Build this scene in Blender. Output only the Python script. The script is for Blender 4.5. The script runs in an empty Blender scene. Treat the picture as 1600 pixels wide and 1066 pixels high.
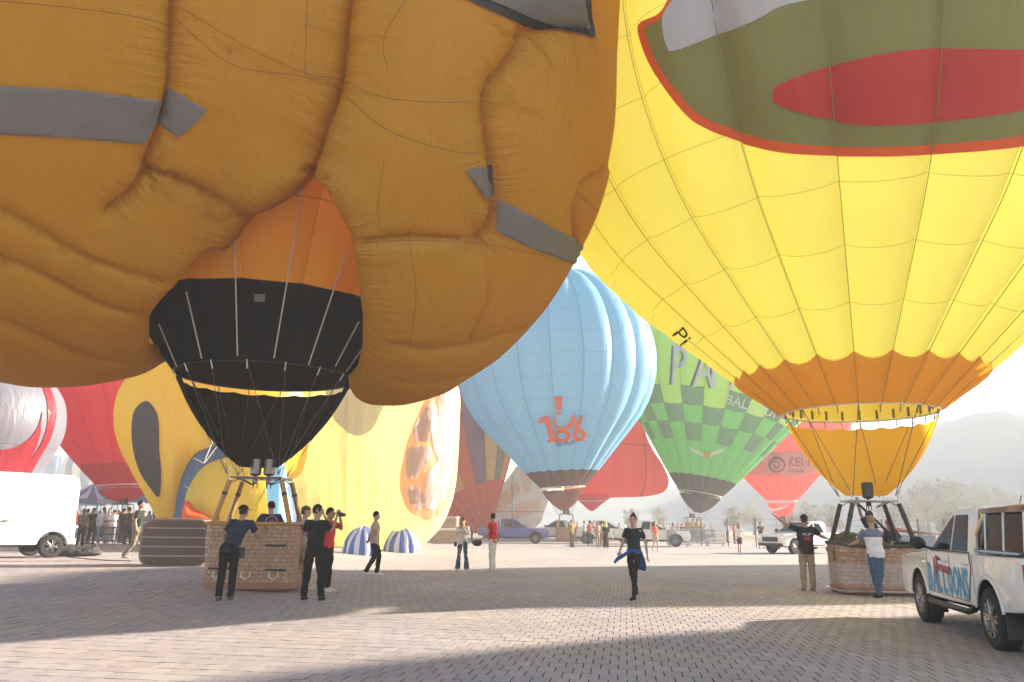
import bpy, bmesh, math, random
import numpy as np
from mathutils import Vector, Matrix, noise
from mathutils.bvhtree import BVHTree
from mathutils.geometry import delaunay_2d_cdt, tessellate_polygon

sc = bpy.context.scene
rnd = random.Random(7)
PI = math.pi
R_ = math.radians

# ------------------------------------------------------------------ camera
EYE = Vector((0, 0, 1.5))
FPX = 1244.0
PITCH = math.atan(284 / FPX)
cd = bpy.data.cameras.new('camera')
cam = bpy.data.objects.new('camera', cd)
sc.collection.objects.link(cam)
cam.location = EYE
ROLL = 0.0125
cam.rotation_euler = (Matrix.Rotation(PI / 2 + PITCH, 3, 'X') @ Matrix.Rotation(ROLL, 3, 'Z')).to_euler()
cd.sensor_width = 36; cd.lens = FPX / 1600 * 36
cd.clip_start = 0.1; cd.clip_end = 6000
sc.camera = cam

# ------------------------------------------------------------------ sky, sun, exposure
SUN_AZ, SUN_EL = R_(21), R_(17)          # azimuth measured from +X towards +Y
w = bpy.data.worlds.new('World'); sc.world = w; w.use_nodes = True
wn = w.node_tree.nodes; wl = w.node_tree.links
sky = wn.new('ShaderNodeTexSky'); sky.sky_type = 'NISHITA'; sky.sun_disc = False
sky.sun_elevation = SUN_EL; sky.sun_rotation = PI / 2 - SUN_AZ
sky.air_density = 1.0; sky.dust_density = 0.6; sky.ozone_density = 1.2
wn['Background'].inputs['Strength'].default_value = 0.07
wl.new(sky.outputs[0], wn['Background'].inputs['Color'])
sd = bpy.data.lights.new('sun', 'SUN'); sd.energy = 5.0; sd.angle = R_(0.6); sd.color = (1.0, 0.89, 0.74)
sun = bpy.data.objects.new('sun', sd); sc.collection.objects.link(sun)
SUNV = Vector((math.cos(SUN_AZ) * math.cos(SUN_EL), math.sin(SUN_AZ) * math.cos(SUN_EL), math.sin(SUN_EL)))
sun.rotation_euler = SUNV.to_track_quat('Z', 'Y').to_euler()
sc.view_settings.view_transform = 'Standard'; sc.view_settings.look = 'None'
sc.view_settings.gamma = 1; sc.view_settings.exposure = 2.2
sc.view_settings.use_curve_mapping = False
sc.render.engine = 'CYCLES'
sc.cycles.max_bounces = 10; sc.cycles.diffuse_bounces = 5; sc.cycles.transmission_bounces = 8
sc.cycles.volume_bounces = 1; sc.cycles.transparent_max_bounces = 8
sc.cycles.sample_clamp_indirect = 8
sc.cycles.use_denoising = True

# ------------------------------------------------------------------ pixel helpers (1600 px wide photograph)
CP, SP = math.cos(PITCH), math.sin(PITCH)
def ray(px, py):
    a = (px - 800) / FPX; b = (533 - py) / FPX
    a, b = a * math.cos(ROLL) - b * math.sin(ROLL), a * math.sin(ROLL) + b * math.cos(ROLL)
    return Vector((a, CP - SP * b, SP + CP * b))
def P(px, py, Y):
    d = ray(px, py)
    return EYE + d * (Y / d.y)
def ss(t):
    t = min(1, max(0, t)); return t * t * (3 - 2 * t)
def gz(x, y):
    return 0.25 * ss((-4.6 - x) / 3.4) * ss((y - 14.5) / 5) * (1 - ss((-x - 45) / 12)) * (1 - ss((y - 110) / 20))
def G(px, py):
    d = ray(px, py); z = 0.0
    for _ in range(12):
        t = (z - EYE.z) / d.z
        p = EYE + d * t
        z = gz(p.x, p.y)
    return Vector((p.x, p.y, z))
def GY(px, Y):
    """ground point in image column px (taken near the horizon) at depth Y"""
    x = (px - 796.5) / FPX * Y * CP
    return Vector((x, Y, gz(x, Y)))

# ------------------------------------------------------------------ objects
COL = sc.collection
def thing(name, label, cat, loc=(0, 0, 0), rotz=0, group=None):
    o = bpy.data.objects.new(name, None); COL.objects.link(o)
    o.empty_display_size = 0.2
    o.location = loc; o.rotation_euler = (0, 0, rotz)
    tag(o, label, cat, group); return o
def tag(o, label=None, cat=None, group=None, kind=None):
    if label: o['label'] = label
    if cat: o['category'] = cat
    if group: o['group'] = group
    if kind: o['kind'] = kind
    return o
def mk(name, verts, faces, mat, parent=None, smooth=True, world=False, uv=None, matidx=None, loc=None):
    """mesh object; world=True: verts are world coordinates of an unrotated parent"""
    if world and parent is not None:
        IM = Matrix.LocRotScale(parent.location, parent.rotation_euler, parent.scale).inverted()
        verts = [IM @ Vector(v) for v in verts]
    me = bpy.data.meshes.new(name)
    me.from_pydata([tuple(v) for v in verts], [], [tuple(f) for f in faces])
    if smooth: me.polygons.foreach_set('use_smooth', [True] * len(me.polygons))
    mats = mat if isinstance(mat, (list, tuple)) else [mat]
    for m in mats: me.materials.append(m)
    if matidx is not None: me.polygons.foreach_set('material_index', matidx)
    if uv is not None:
        ul = me.uv_layers.new(name='UVMap')
        li = np.zeros(len(me.loops), dtype=np.int32); me.loops.foreach_get('vertex_index', li)
        ul.data.foreach_set('uv', np.asarray(uv, dtype=np.float32)[li].ravel())
    me.update()
    o = bpy.data.objects.new(name, me); COL.objects.link(o)
    if parent is not None: o.parent = parent
    if loc is not None: o.location = loc
    return o
def fromme(name, me, parent=None, loc=(0, 0, 0), rot=(0, 0, 0), mat=None):
    o = bpy.data.objects.new(name, me); COL.objects.link(o)
    if parent is not None: o.parent = parent
    o.location = loc; o.rotation_euler = rot
    if mat is not None:
        o.material_slots[0].link = 'OBJECT'; o.material_slots[0].material = mat
    return o

class MB:
    """collects simple solids into one mesh"""
    def __init__(s): s.v = []; s.f = []
    def add(s, vs, fs):
        b = len(s.v); s.v += [tuple(v) for v in vs]; s.f += [tuple(i + b for i in f) for f in fs]; return s
    def box(s, c, d, rz=0, m=None):
        hx, hy, hz = d[0] / 2, d[1] / 2, d[2] / 2
        M = Matrix.Translation(Vector(c)) @ Matrix.Rotation(rz, 4, 'Z') if m is None else Matrix.Translation(Vector(c)) @ m
        vs = [M @ Vector((x, y, z)) for x in (-hx, hx) for y in (-hy, hy) for z in (-hz, hz)]
        return s.add(vs, [(0, 1, 3, 2), (4, 6, 7, 5), (0, 4, 5, 1), (2, 3, 7, 6), (0, 2, 6, 4), (1, 5, 7, 3)])
    def tube(s, pts, r, n=6, cap=True, closed=False):
        pts = [Vector(p) for p in pts]; N = len(pts)
        rr = r if isinstance(r, (list, tuple)) else [r] * N
        up = None; rings = []
        for i, p in enumerate(pts):
            if closed: t = pts[(i + 1) % N] - pts[i - 1]
            else: t = pts[min(i + 1, N - 1)] - pts[max(i - 1, 0)]
            if t.length < 1e-9: t = Vector((0, 0, 1))
            t.normalize()
            if up is None:
                up = t.orthogonal().normalized()
            up = (up - t * up.dot(t))
            if up.length < 1e-6: up = t.orthogonal()
            up.normalize(); sd_ = t.cross(up)
            rings.append([p + (up * math.cos(2 * PI * k / n) + sd_ * math.sin(2 * PI * k / n)) * rr[i] for k in range(n)])
        vs = [v for q in rings for v in q]; fs = []
        M = N if closed else N - 1
        for i in range(M):
            a = i * n; b = ((i + 1) % N) * n
            for k in range(n):
                k2 = (k + 1) % n
                fs.append((a + k, a + k2, b + k2, b + k))
        if cap and not closed:
            fs.append(tuple(reversed(range(n)))); fs.append(tuple(range((N - 1) * n, N * n)))
        return s.add(vs, fs)
    def sphere(s, c, r, nu=12, nv=8, m=None):
        r = (r, r, r) if not isinstance(r, (tuple, list)) else r
        vs = []; c = Vector(c)
        for j in range(1, nv):
            b = -PI / 2 + PI * j / nv
            for i in range(nu):
                a = 2 * PI * i / nu
                q = Vector((r[0] * math.cos(b) * math.cos(a), r[1] * math.cos(b) * math.sin(a), r[2] * math.sin(b)))
                if m is not None: q = m @ q
                vs.append(c + q)
        lo = Vector((0, 0, -r[2])); hi = Vector((0, 0, r[2]))
        if m is not None: lo = m @ lo; hi = m @ hi
        vs += [c + lo, c + hi]; L = len(vs) - 2; fs = []
        for j in range(nv - 2):
            for i in range(nu):
                i2 = (i + 1) % nu
                fs.append((j * nu + i, j * nu + i2, (j + 1) * nu + i2, (j + 1) * nu + i))
        for i in range(nu):
            i2 = (i + 1) % nu
            fs.append((L, i2, i)); fs.append((L + 1, (nv - 2) * nu + i, (nv - 2) * nu + i2))
        return s.add(vs, fs)
    def lathe(s, prof, c, n=24, axis='z', cap=True):
        vs = []; fs = []; m = len(prof)
        for (r, h) in prof:
            for k in range(n):
                a = 2 * PI * k / n
                q = (r * math.cos(a), r * math.sin(a), h)
                if axis == 'x': q = (q[2], q[0], q[1])
                if axis == 'y': q = (q[0], q[2], q[1])
                vs.append((c[0] + q[0], c[1] + q[1], c[2] + q[2]))
        for j in range(m - 1):
            for k in range(n):
                k2 = (k + 1) % n
                fs.append((j * n + k, j * n + k2, (j + 1) * n + k2, (j + 1) * n + k))
        if cap and prof[0][0] > 1e-6: fs.append(tuple(reversed(range(n))))
        if cap and prof[-1][0] > 1e-6: fs.append(tuple(range((m - 1) * n, m * n)))
        return s.add(vs, fs)
    def loft(s, rings, cap=True):
        n = len(rings[0]); vs = [v for q in rings for v in q]; fs = []
        for i in range(len(rings) - 1):
            for k in range(n):
                k2 = (k + 1) % n
                fs.append((i * n + k, i * n + k2, (i + 1) * n + k2, (i + 1) * n + k))
        if cap:
            fs.append(tuple(reversed(range(n)))); fs.append(tuple(range((len(rings) - 1) * n, len(rings) * n)))
        return s.add(vs, fs)
    def prism(s, poly, depth_vec):
        """poly: 3D points in a plane; extruded along depth_vec"""
        n = len(poly); d = Vector(depth_vec)
        vs = [Vector(p) for p in poly] + [Vector(p) + d for p in poly]
        fs = [tuple(range(n)), tuple(reversed(range(n, 2 * n)))]
        for k in range(n):
            k2 = (k + 1) % n; fs.append((k, k + n, k2 + n, k2))
        return s.add(vs, fs)
    def make(s, name, mat, parent=None, smooth=True, world=False, loc=None, bevel=0, sharp=35):
        o = mk(name, s.v, s.f, mat, parent, smooth, world, loc=loc)
        bm = bmesh.new(); bm.from_mesh(o.data)
        bmesh.ops.recalc_face_normals(bm, faces=bm.faces[:])
        if bevel:
            es = [e for e in bm.edges if len(e.link_faces) == 2 and e.calc_face_angle(0) > R_(30)]
            bmesh.ops.bevel(bm, geom=es, offset=bevel, segments=2, affect='EDGES', profile=0.5, clamp_overlap=True)
        if smooth:
            for e in bm.edges:
                if len(e.link_faces) == 2: e.smooth = e.calc_face_angle(0) < R_(sharp)
                else: e.smooth = False
            for f_ in bm.faces: f_.smooth = True
        bm.to_mesh(o.data); bm.free()
        return o

# ------------------------------------------------------------------ materials
MC = {}
def nodes(name):
    m = bpy.data.materials.new(name); m.use_nodes = True
    nt = m.node_tree; b = nt.nodes['Principled BSDF']
    return m, nt, b
def N(nt, t, **k):
    n = nt.nodes.new(t)
    for a, v in k.items():
        if a in ('scale', 'detail', 'rough', 'dist', 'strength', 'distance'): 
            nm = {'scale': 'Scale', 'detail': 'Detail', 'rough': 'Roughness', 'dist': 'Distortion', 'strength': 'Strength', 'distance': 'Distance'}[a]
            n.inputs[nm].default_value = v
        else: setattr(n, a, v)
    return n
def rgb(c): return (c[0], c[1], c[2], 1)
def plain(key, col, rough=0.6, metal=0.0, var=0.12, vs=6.0, bump=0.0, bs=40.0, coat=0.0, spec=0.5):
    if key in MC: return MC[key]
    m, nt, b = nodes(key)
    tc = N(nt, 'ShaderNodeTexCoord')
    nz = N(nt, 'ShaderNodeTexNoise', scale=vs, detail=4)
    nt.links.new(tc.outputs['Object'], nz.inputs['Vector'])
    mx = N(nt, 'ShaderNodeMixRGB'); mx.inputs[1].default_value = rgb([c * (1 - var) for c in col]); mx.inputs[2].default_value = rgb([min(1, c * (1 + var)) for c in col])
    nt.links.new(nz.outputs[0], mx.inputs[0]); nt.links.new(mx.outputs[0], b.inputs['Base Color'])
    b.inputs['Roughness'].default_value = rough; b.inputs['Metallic'].default_value = metal
    b.inputs['Coat Weight'].default_value = coat; b.inputs['Specular IOR Level'].default_value = spec
    if bump:
        n2 = N(nt, 'ShaderNodeTexNoise', scale=bs, detail=5); nt.links.new(tc.outputs['Object'], n2.inputs['Vector'])
        bp = N(nt, 'ShaderNodeBump', strength=bump, distance=0.02)
        nt.links.new(n2.outputs[0], bp.inputs['Height']); nt.links.new(bp.outputs[0], b.inputs['Normal'])
    MC[key] = m; return m
def fabric(key, col, trans=0.5, tcol=None, bump=0.5, seams=None, gloss=0.025, stretch=(1, 1, 0.22), bs=1.2, var=0.10):
    """thin coated nylon: part of the light is reflected, part shines through"""
    if key in MC: return MC[key]
    m, nt, b = nodes(key)
    nt.nodes.remove(b); out = nt.nodes['Material Output']
    tc = N(nt, 'ShaderNodeTexCoord'); mp = N(nt, 'ShaderNodeMapping'); mp.inputs['Scale'].default_value = stretch
    nt.links.new(tc.outputs['Object'], mp.inputs['Vector'])
    nz = N(nt, 'ShaderNodeTexNoise', scale=0.5, detail=4); nt.links.new(mp.outputs[0], nz.inputs['Vector'])
    mx = N(nt, 'ShaderNodeMixRGB'); mx.inputs[1].default_value = rgb([c * (1 - var) for c in col]); mx.inputs[2].default_value = rgb([min(1, c * (1 + var)) for c in col])
    nt.links.new(nz.outputs[0], mx.inputs[0]); colout = mx.outputs[0]
    if seams:
        uvn = N(nt, 'ShaderNodeUVMap'); sep = N(nt, 'ShaderNodeSeparateXYZ'); nt.links.new(uvn.outputs[0], sep.inputs[0])
        prev = None
        for ax, wdt in ((0, seams[0]), (1, seams[1])):
            fr = N(nt, 'ShaderNodeMath', operation='FRACT'); nt.links.new(sep.outputs[ax], fr.inputs[0])
            su = N(nt, 'ShaderNodeMath', operation='SUBTRACT'); nt.links.new(fr.outputs[0], su.inputs[0]); su.inputs[1].default_value = 0.5
            ab = N(nt, 'ShaderNodeMath', operation='ABSOLUTE'); nt.links.new(su.outputs[0], ab.inputs[0])
            gt = N(nt, 'ShaderNodeMath', operation='GREATER_THAN'); nt.links.new(ab.outputs[0], gt.inputs[0]); gt.inputs[1].default_value = 0.5 - wdt
            if prev is None: prev = gt
            else:
                mm = N(nt, 'ShaderNodeMath', operation='MAXIMUM'); nt.links.new(prev.outputs[0], mm.inputs[0]); nt.links.new(gt.outputs[0], mm.inputs[1]); prev = mm
        m2 = N(nt, 'ShaderNodeMixRGB'); m2.inputs[2].default_value = rgb([c * 0.6 for c in col])
        nt.links.new(prev.outputs[0], m2.inputs[0]); nt.links.new(colout, m2.inputs[1]); colout = m2.outputs[0]
    nb = N(nt, 'ShaderNodeTexNoise', scale=bs, detail=6, rough=0.55, dist=0.4); nt.links.new(mp.outputs[0], nb.inputs['Vector'])
    bp = N(nt, 'ShaderNodeBump', strength=bump, distance=0.25); nt.links.new(nb.outputs[0], bp.inputs['Height'])
    df = N(nt, 'ShaderNodeBsdfDiffuse'); tr = N(nt, 'ShaderNodeBsdfTranslucent'); gl = N(nt, 'ShaderNodeBsdfGlossy')
    gl.inputs['Roughness'].default_value = 0.38
    nt.links.new(colout, df.inputs[0]); 
    if tcol is None: nt.links.new(colout, tr.inputs[0])
    else: 
        mt = N(nt, 'ShaderNodeMixRGB', blend_type='MULTIPLY'); mt.inputs[0].default_value = 1; mt.inputs[2].default_value = rgb(tcol)
        nt.links.new(colout, mt.inputs[1]); nt.links.new(mt.outputs[0], tr.inputs[0])
    for s_ in (df, tr, gl): nt.links.new(bp.outputs[0], s_.inputs['Normal'])
    m1 = N(nt, 'ShaderNodeMixShader'); m1.inputs[0].default_value = trans
    nt.links.new(df.outputs[0], m1.inputs[1]); nt.links.new(tr.outputs[0], m1.inputs[2])
    m3 = N(nt, 'ShaderNodeMixShader'); m3.inputs[0].default_value = gloss
    nt.links.new(m1.outputs[0], m3.inputs[1]); nt.links.new(gl.outputs[0], m3.inputs[2])
    nt.links.new(m3.outputs[0], out.inputs['Surface'])
    MC[key] = m; return m

# ------------------------------------------------------------------ ground
def paver_mat(key, island):
    m, nt, b = nodes(key)
    tc = N(nt, 'ShaderNodeTexCoord')
    geo = N(nt, 'ShaderNodeNewGeometry'); oi = N(nt, 'ShaderNodeObjectInfo')
    cr = N(nt, 'ShaderNodeValToRGB'); e = cr.color_ramp.elements
    e[0].position = 0; e[0].color = (0.39, 0.34, 0.325, 1); e[1].position = 1; e[1].color = (0.47, 0.42, 0.385, 1)
    k = cr.color_ramp.elements.new(0.35); k.color = (0.415, 0.36, 0.345, 1)
    k = cr.color_ramp.elements.new(0.7); k.color = (0.43, 0.375, 0.365, 1)
    nt.links.new(geo.outputs['Random Per Island'] if island else oi.outputs['Random'], cr.inputs[0])
    big = N(nt, 'ShaderNodeTexNoise', scale=0.35, detail=5); nt.links.new(tc.outputs['Object'], big.inputs['Vector'])
    if not island:
        big.inputs['Scale'].default_value = 0.35; nt.links.new(geo.outputs['Position'], big.inputs['Vector'])
    fine = N(nt, 'ShaderNodeTexNoise', scale=60, detail=4); nt.links.new(geo.outputs['Position'], fine.inputs['Vector'])
    mx = N(nt, 'ShaderNodeMixRGB', blend_type='MULTIPLY'); mx.inputs[0].default_value = 0.55
    r2 = N(nt, 'ShaderNodeValToRGB'); r2.color_ramp.elements[0].position = 0.3; r2.color_ramp.elements[0].color = (0.66, 0.65, 0.64, 1); r2.color_ramp.elements[1].position = 0.65
    nt.links.new(big.outputs[0], r2.inputs[0]); nt.links.new(cr.outputs[0], mx.inputs[1]); nt.links.new(r2.outputs[0], mx.inputs[2])
    m2 = N(nt, 'ShaderNodeMixRGB', blend_type='MULTIPLY'); m2.inputs[0].default_value = 0.5
    r3 = N(nt, 'ShaderNodeValToRGB'); r3.color_ramp.elements[0].position = 0.3; r3.color_ramp.elements[0].color = (0.6, 0.6, 0.6, 1); r3.color_ramp.elements[1].position = 0.6
    nt.links.new(fine.outputs[0], r3.inputs[0]); nt.links.new(mx.outputs[0], m2.inputs[1]); nt.links.new(r3.outputs[0], m2.inputs[2])
    st = N(nt, 'ShaderNodeTexNoise', scale=1.1, detail=7, rough=0.7, dist=1.2); nt.links.new(geo.outputs['Position'], st.inputs['Vector'])
    r4 = N(nt, 'ShaderNodeValToRGB'); r4.color_ramp.elements[0].position = 0.60; r4.color_ramp.elements[0].color = (1, 1, 1, 1); r4.color_ramp.elements[1].position = 0.72; r4.color_ramp.elements[1].color = (0.62, 0.60, 0.58, 1)
    nt.links.new(st.outputs[0], r4.inputs[0]); m4 = N(nt, 'ShaderNodeMixRGB', blend_type='MULTIPLY'); m4.inputs[0].default_value = 0.8
    hz = N(nt, 'ShaderNodeTexNoise', scale=0.28, detail=3, dist=0.5); nt.links.new(geo.outputs['Position'], hz.inputs['Vector'])
    r5 = N(nt, 'ShaderNodeValToRGB'); r5.color_ramp.elements[0].position = 0.40; r5.color_ramp.elements[0].color = (0.93, 0.92, 1.0, 1); r5.color_ramp.elements[1].position = 0.60; r5.color_ramp.elements[1].color = (1.0, 0.97, 0.90, 1)
    nt.links.new(hz.outputs[0], r5.inputs[0]); m5 = N(nt, 'ShaderNodeMixRGB', blend_type='MULTIPLY'); m5.inputs[0].default_value = 1.0; nt.links.new(m2.outputs[0], m5.inputs[1]); nt.links.new(r5.outputs[0], m5.inputs[2])
    nt.links.new(m5.outputs[0], m4.inputs[1]); nt.links.new(r4.outputs[0], m4.inputs[2])
    nt.links.new(m4.outputs[0], b.inputs['Base Color']); b.inputs['Roughness'].default_value = 0.8
    bp = N(nt, 'ShaderNodeBump', strength=0.35, distance=0.004); nt.links.new(fine.outputs[0], bp.inputs['Height']); nt.links.new(bp.outputs[0], b.inputs['Normal'])
    return m
GROT = R_(-8)
BW, BD = 0.186, 0.30
def grid_sheet(name, xs, ys, zf, mat, parent=None):
    vs = [(x, y, zf(x, y)) for y in ys for x in xs]; nx = len(xs)
    fs = [(j * nx + i, j * nx + i + 1, (j + 1) * nx + i + 1, (j + 1) * nx + i) for j in range(len(ys) - 1) for i in range(nx - 1)]
    return mk(name, vs, fs, mat, parent)
# far field and terrain
m_field, nt, b = nodes('dry_field')
geo = N(nt, 'ShaderNodeNewGeometry'); n1 = N(nt, 'ShaderNodeTexNoise', scale=0.03, detail=8); n2 = N(nt, 'ShaderNodeTexNoise', scale=0.6, detail=6)
nt.links.new(geo.outputs['Position'], n1.inputs['Vector']); nt.links.new(geo.outputs['Position'], n2.inputs['Vector'])
cr = N(nt, 'ShaderNodeValToRGB'); cr.color_ramp.elements[0].position = 0.35; cr.color_ramp.elements[0].color = (0.30, 0.22, 0.12, 1)
cr.color_ramp.elements[1].position = 0.65; cr.color_ramp.elements[1].color = (0.20, 0.19, 0.08, 1)
mx = N(nt, 'ShaderNodeMixRGB', blend_type='OVERLAY'); mx.inputs[0].default_value = 0.6
nt.links.new(n1.outputs[0], cr.inputs[0]); nt.links.new(cr.outputs[0], mx.inputs[1]); nt.links.new(n2.outputs[0], mx.inputs[2])
nt.links.new(mx.outputs[0], b.inputs['Base Color']); b.inputs['Roughness'].default_value = 0.95
xs = [-700, -400, -200, -120, -80, -60, -40, -20, 0, 20, 40, 60, 80, 120, 200, 400, 700]
ground = grid_sheet('ground', xs, xs, lambda x, y: -0.06 , m_field); tag(ground, kind='structure')
# pavement bed with far paving drawn by the material
m_pave, nt, b = nodes('paving_far')
tc = N(nt, 'ShaderNodeTexCoord'); mp = N(nt, 'ShaderNodeMapping'); mp.inputs['Rotation'].default_value = (0, 0, -GROT)
nt.links.new(tc.outputs['Object'], mp.inputs['Vector'])
bt = N(nt, 'ShaderNodeTexBrick'); bt.inputs['Scale'].default_value = 1.0; bt.inputs['Brick Width'].default_value = BW; bt.inputs['Row Height'].default_value = BD
bt.inputs['Mortar Size'].default_value = 0.006; bt.inputs['Mortar Smooth'].default_value = 0.1; bt.inputs['Bias'].default_value = 0
bt.inputs['Color1'].default_value = (0.385, 0.335, 0.315, 1); bt.inputs['Color2'].default_value = (0.44, 0.395, 0.365, 1); bt.inputs['Mortar'].default_value = (0.14, 0.12, 0.11, 1)
nt.links.new(mp.outputs[0], bt.inputs['Vector'])
big = N(nt, 'ShaderNodeTexNoise', scale=0.35, detail=5); nt.links.new(tc.outputs['Object'], big.inputs['Vector'])
r2 = N(nt, 'ShaderNodeValToRGB'); r2.color_ramp.elements[0].position = 0.3; r2.color_ramp.elements[0].color = (0.66, 0.65, 0.64, 1); r2.color_ramp.elements[1].position = 0.65
mx = N(nt, 'ShaderNodeMixRGB', blend_type='MULTIPLY'); mx.inputs[0].default_value = 0.55
nt.links.new(big.outputs[0], r2.inputs[0]); nt.links.new(bt.outputs[0], mx.inputs[1]); nt.links.new(r2.outputs[0], mx.inputs[2])
nt.links.new(mx.outputs[0], b.inputs['Base Color']); b.inputs['Roughness'].default_value = 0.85
m_bed = plain('joint_sand_and_gap_shade', (0.16, 0.135, 0.12), 0.95)
def lin(a, b_, n): return [a + (b_ - a) * i / n for i in range(n + 1)]
PAVE_Y = 26.0
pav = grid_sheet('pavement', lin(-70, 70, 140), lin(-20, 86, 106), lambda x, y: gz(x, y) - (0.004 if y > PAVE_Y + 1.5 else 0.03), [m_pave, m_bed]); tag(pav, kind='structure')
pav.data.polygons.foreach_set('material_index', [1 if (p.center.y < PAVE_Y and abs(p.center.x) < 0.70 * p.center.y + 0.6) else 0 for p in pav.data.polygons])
MP1, MP2 = paver_mat('paver_block', False), paver_mat('paver_block_far', True)
def paver_geo(w_, d_, h_):
    c_ = 0.004; x, y = w_ / 2 - 0.0045, d_ / 2 - 0.005
    vs = [(-x, -y, -0.06), (x, -y, -0.06), (x, y, -0.06), (-x, y, -0.06), (-x, -y, h_ - c_), (x, -y, h_ - c_), (x, y, h_ - c_), (-x, y, h_ - c_),
          (-x + .0015, -y + c_, h_), (x - .0015, -y + c_, h_), (x - .0015, y - c_, h_), (-x + .0015, y - c_, h_)]
    fs = [(0, 1, 5, 4), (1, 2, 6, 5), (2, 3, 7, 6), (3, 0, 4, 7), (4, 5, 9, 8), (5, 6, 10, 9), (6, 7, 11, 10), (7, 4, 8, 11), (8, 9, 10, 11)]
    return vs, fs
PMI = [1, 1, 1, 1, 0, 1, 0, 1, 0]  # side faces take the dark joint colour: sand plus painted gap shadow
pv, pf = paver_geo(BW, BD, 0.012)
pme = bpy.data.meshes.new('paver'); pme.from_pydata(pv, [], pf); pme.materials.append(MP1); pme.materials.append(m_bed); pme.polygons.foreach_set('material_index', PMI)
cg, sg = math.cos(GROT), math.sin(GROT)
cells = []
for j in range(int(5.5 / BD), int((PAVE_Y + 6) / BD)):
    for i in range(int(-26 / BW), int(26 / BW)):
        u = (i + (0.5 if j % 2 else 0)) * BW; v = (j + 0.5) * BD
        x = u * cg - v * sg; y = u * sg + v * cg
        if y < 6.2 or y > PAVE_Y or abs(x) > 0.70 * y + 1.2: continue
        cells.append((y, x, rnd.uniform(-0.0025, 0.0025), rnd.uniform(-0.006, 0.006), rnd.uniform(-0.006, 0.006)))
cells.sort()
vis = [c for c in cells if G(800, 1066).y + 0.1 < c[0] and abs(c[1]) < 0.645 * c[0] - 0.1]
near = set(vis[:300])
sv, sf = [], []
def tiltmat(c):
    z0 = gz(c[1], c[0]); dx = (gz(c[1] + .1, c[0]) - z0) / .1; dy = (gz(c[1], c[0] + .1) - z0) / .1
    return Matrix.Translation((c[1], c[0], z0 + c[2])) @ Matrix.Rotation(-math.atan(dx), 4, 'Y') @ Matrix.Rotation(math.atan(dy), 4, 'X') @ Matrix.Rotation(GROT, 4, 'Z') @ Matrix.Rotation(c[3], 4, 'X') @ Matrix.Rotation(c[4], 4, 'Y')
for c in cells:
    M = tiltmat(c)
    if c in near:
        o = bpy.data.objects.new('paver', pme); COL.objects.link(o); o.parent = pav; o.matrix_local = M
    else:
        bidx = len(sv); sv += [tuple(M @ Vector(q)) for q in pv]; sf += [tuple(k + bidx for k in q) for q in pf]
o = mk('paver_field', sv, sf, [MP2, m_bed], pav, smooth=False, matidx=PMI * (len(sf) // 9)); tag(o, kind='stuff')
# ------------------------------------------------------------------ hills
def hill_px(px):
    pts = [(-900, 60), (0, 50), (500, 32), (800, 36), (1050, 62), (1200, 98), (1300, 125), (1450, 158), (1600, 172), (1900, 174), (2600, 120)]
    for (a, ha), (b, hb) in zip(pts, pts[1:]):
        if a <= px <= b: return ha + (hb - ha) * (px - a) / (b - a)
    return 60
m_hill, nt, b = nodes('hazed_hillside_scrub')  # scrub colours blued and lightened, some distance haze is painted in
geo = N(nt, 'ShaderNodeNewGeometry'); n1 = N(nt, 'ShaderNodeTexNoise', scale=0.02, detail=8); nt.links.new(geo.outputs['Position'], n1.inputs['Vector'])
cr = N(nt, 'ShaderNodeValToRGB'); cr.color_ramp.elements[0].position = 0.4; cr.color_ramp.elements[0].color = (0.13, 0.16, 0.17, 1)
cr.color_ramp.elements[1].position = 0.65; cr.color_ramp.elements[1].color = (0.22, 0.22, 0.20, 1)
nt.links.new(n1.outputs[0], cr.inputs[0]); nt.links.new(cr.outputs[0], b.inputs['Base Color']); b.inputs['Roughness'].default_value = 0.95
hv, hf = [], []; nA, nD = 90, 14
for i in range(nA + 1):
    az = R_(-46 + 96 * i / nA); px = 800 + FPX * math.tan(az) / CP
    for j in range(nD + 1):
        D = 190 + 16 * j; s_ = ss(j / 9) if j < 10 else 1 - 0.25 * (j - 9) / 5
        h = hill_px(px) / FPX * 335 * s_ * (0.93 + 0.13 * noise.noise(Vector((az * 9, D * .012, 1))) + 0.05 * noise.noise(Vector((az * 40, D * .05, 4))))
        hv.append((D * math.sin(az), D * math.cos(az), h - 0.8 if j else -1.0))
hv = [(x, y, z) for x, y, z in hv]
hf = [(i * (nD + 1) + j, (i + 1) * (nD + 1) + j, (i + 1) * (nD + 1) + j + 1, i * (nD + 1) + j + 1) for i in range(nA) for j in range(nD)]
tag(mk('hills', hv, hf, m_hill), kind='structure')

# ------------------------------------------------------------------ haze
HAZE = 0.0017
mh = bpy.data.materials.new('haze_air'); mh.use_nodes = True; nt = mh.node_tree; nt.nodes.remove(nt.nodes['Principled BSDF'])
pvn = N(nt, 'ShaderNodeVolumePrincipled'); pvn.inputs['Color'].default_value = (0.91, 0.925, 0.955, 1); pvn.inputs['Density'].default_value = HAZE
pvn.inputs['Anisotropy'].default_value = 0.05
nt.links.new(pvn.outputs[0], nt.nodes['Material Output'].inputs['Volume'])
hb = MB().box((0, 0, 24), (1440, 1440, 51)).make('haze', mh, smooth=False); tag(hb, kind='stuff')

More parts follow.
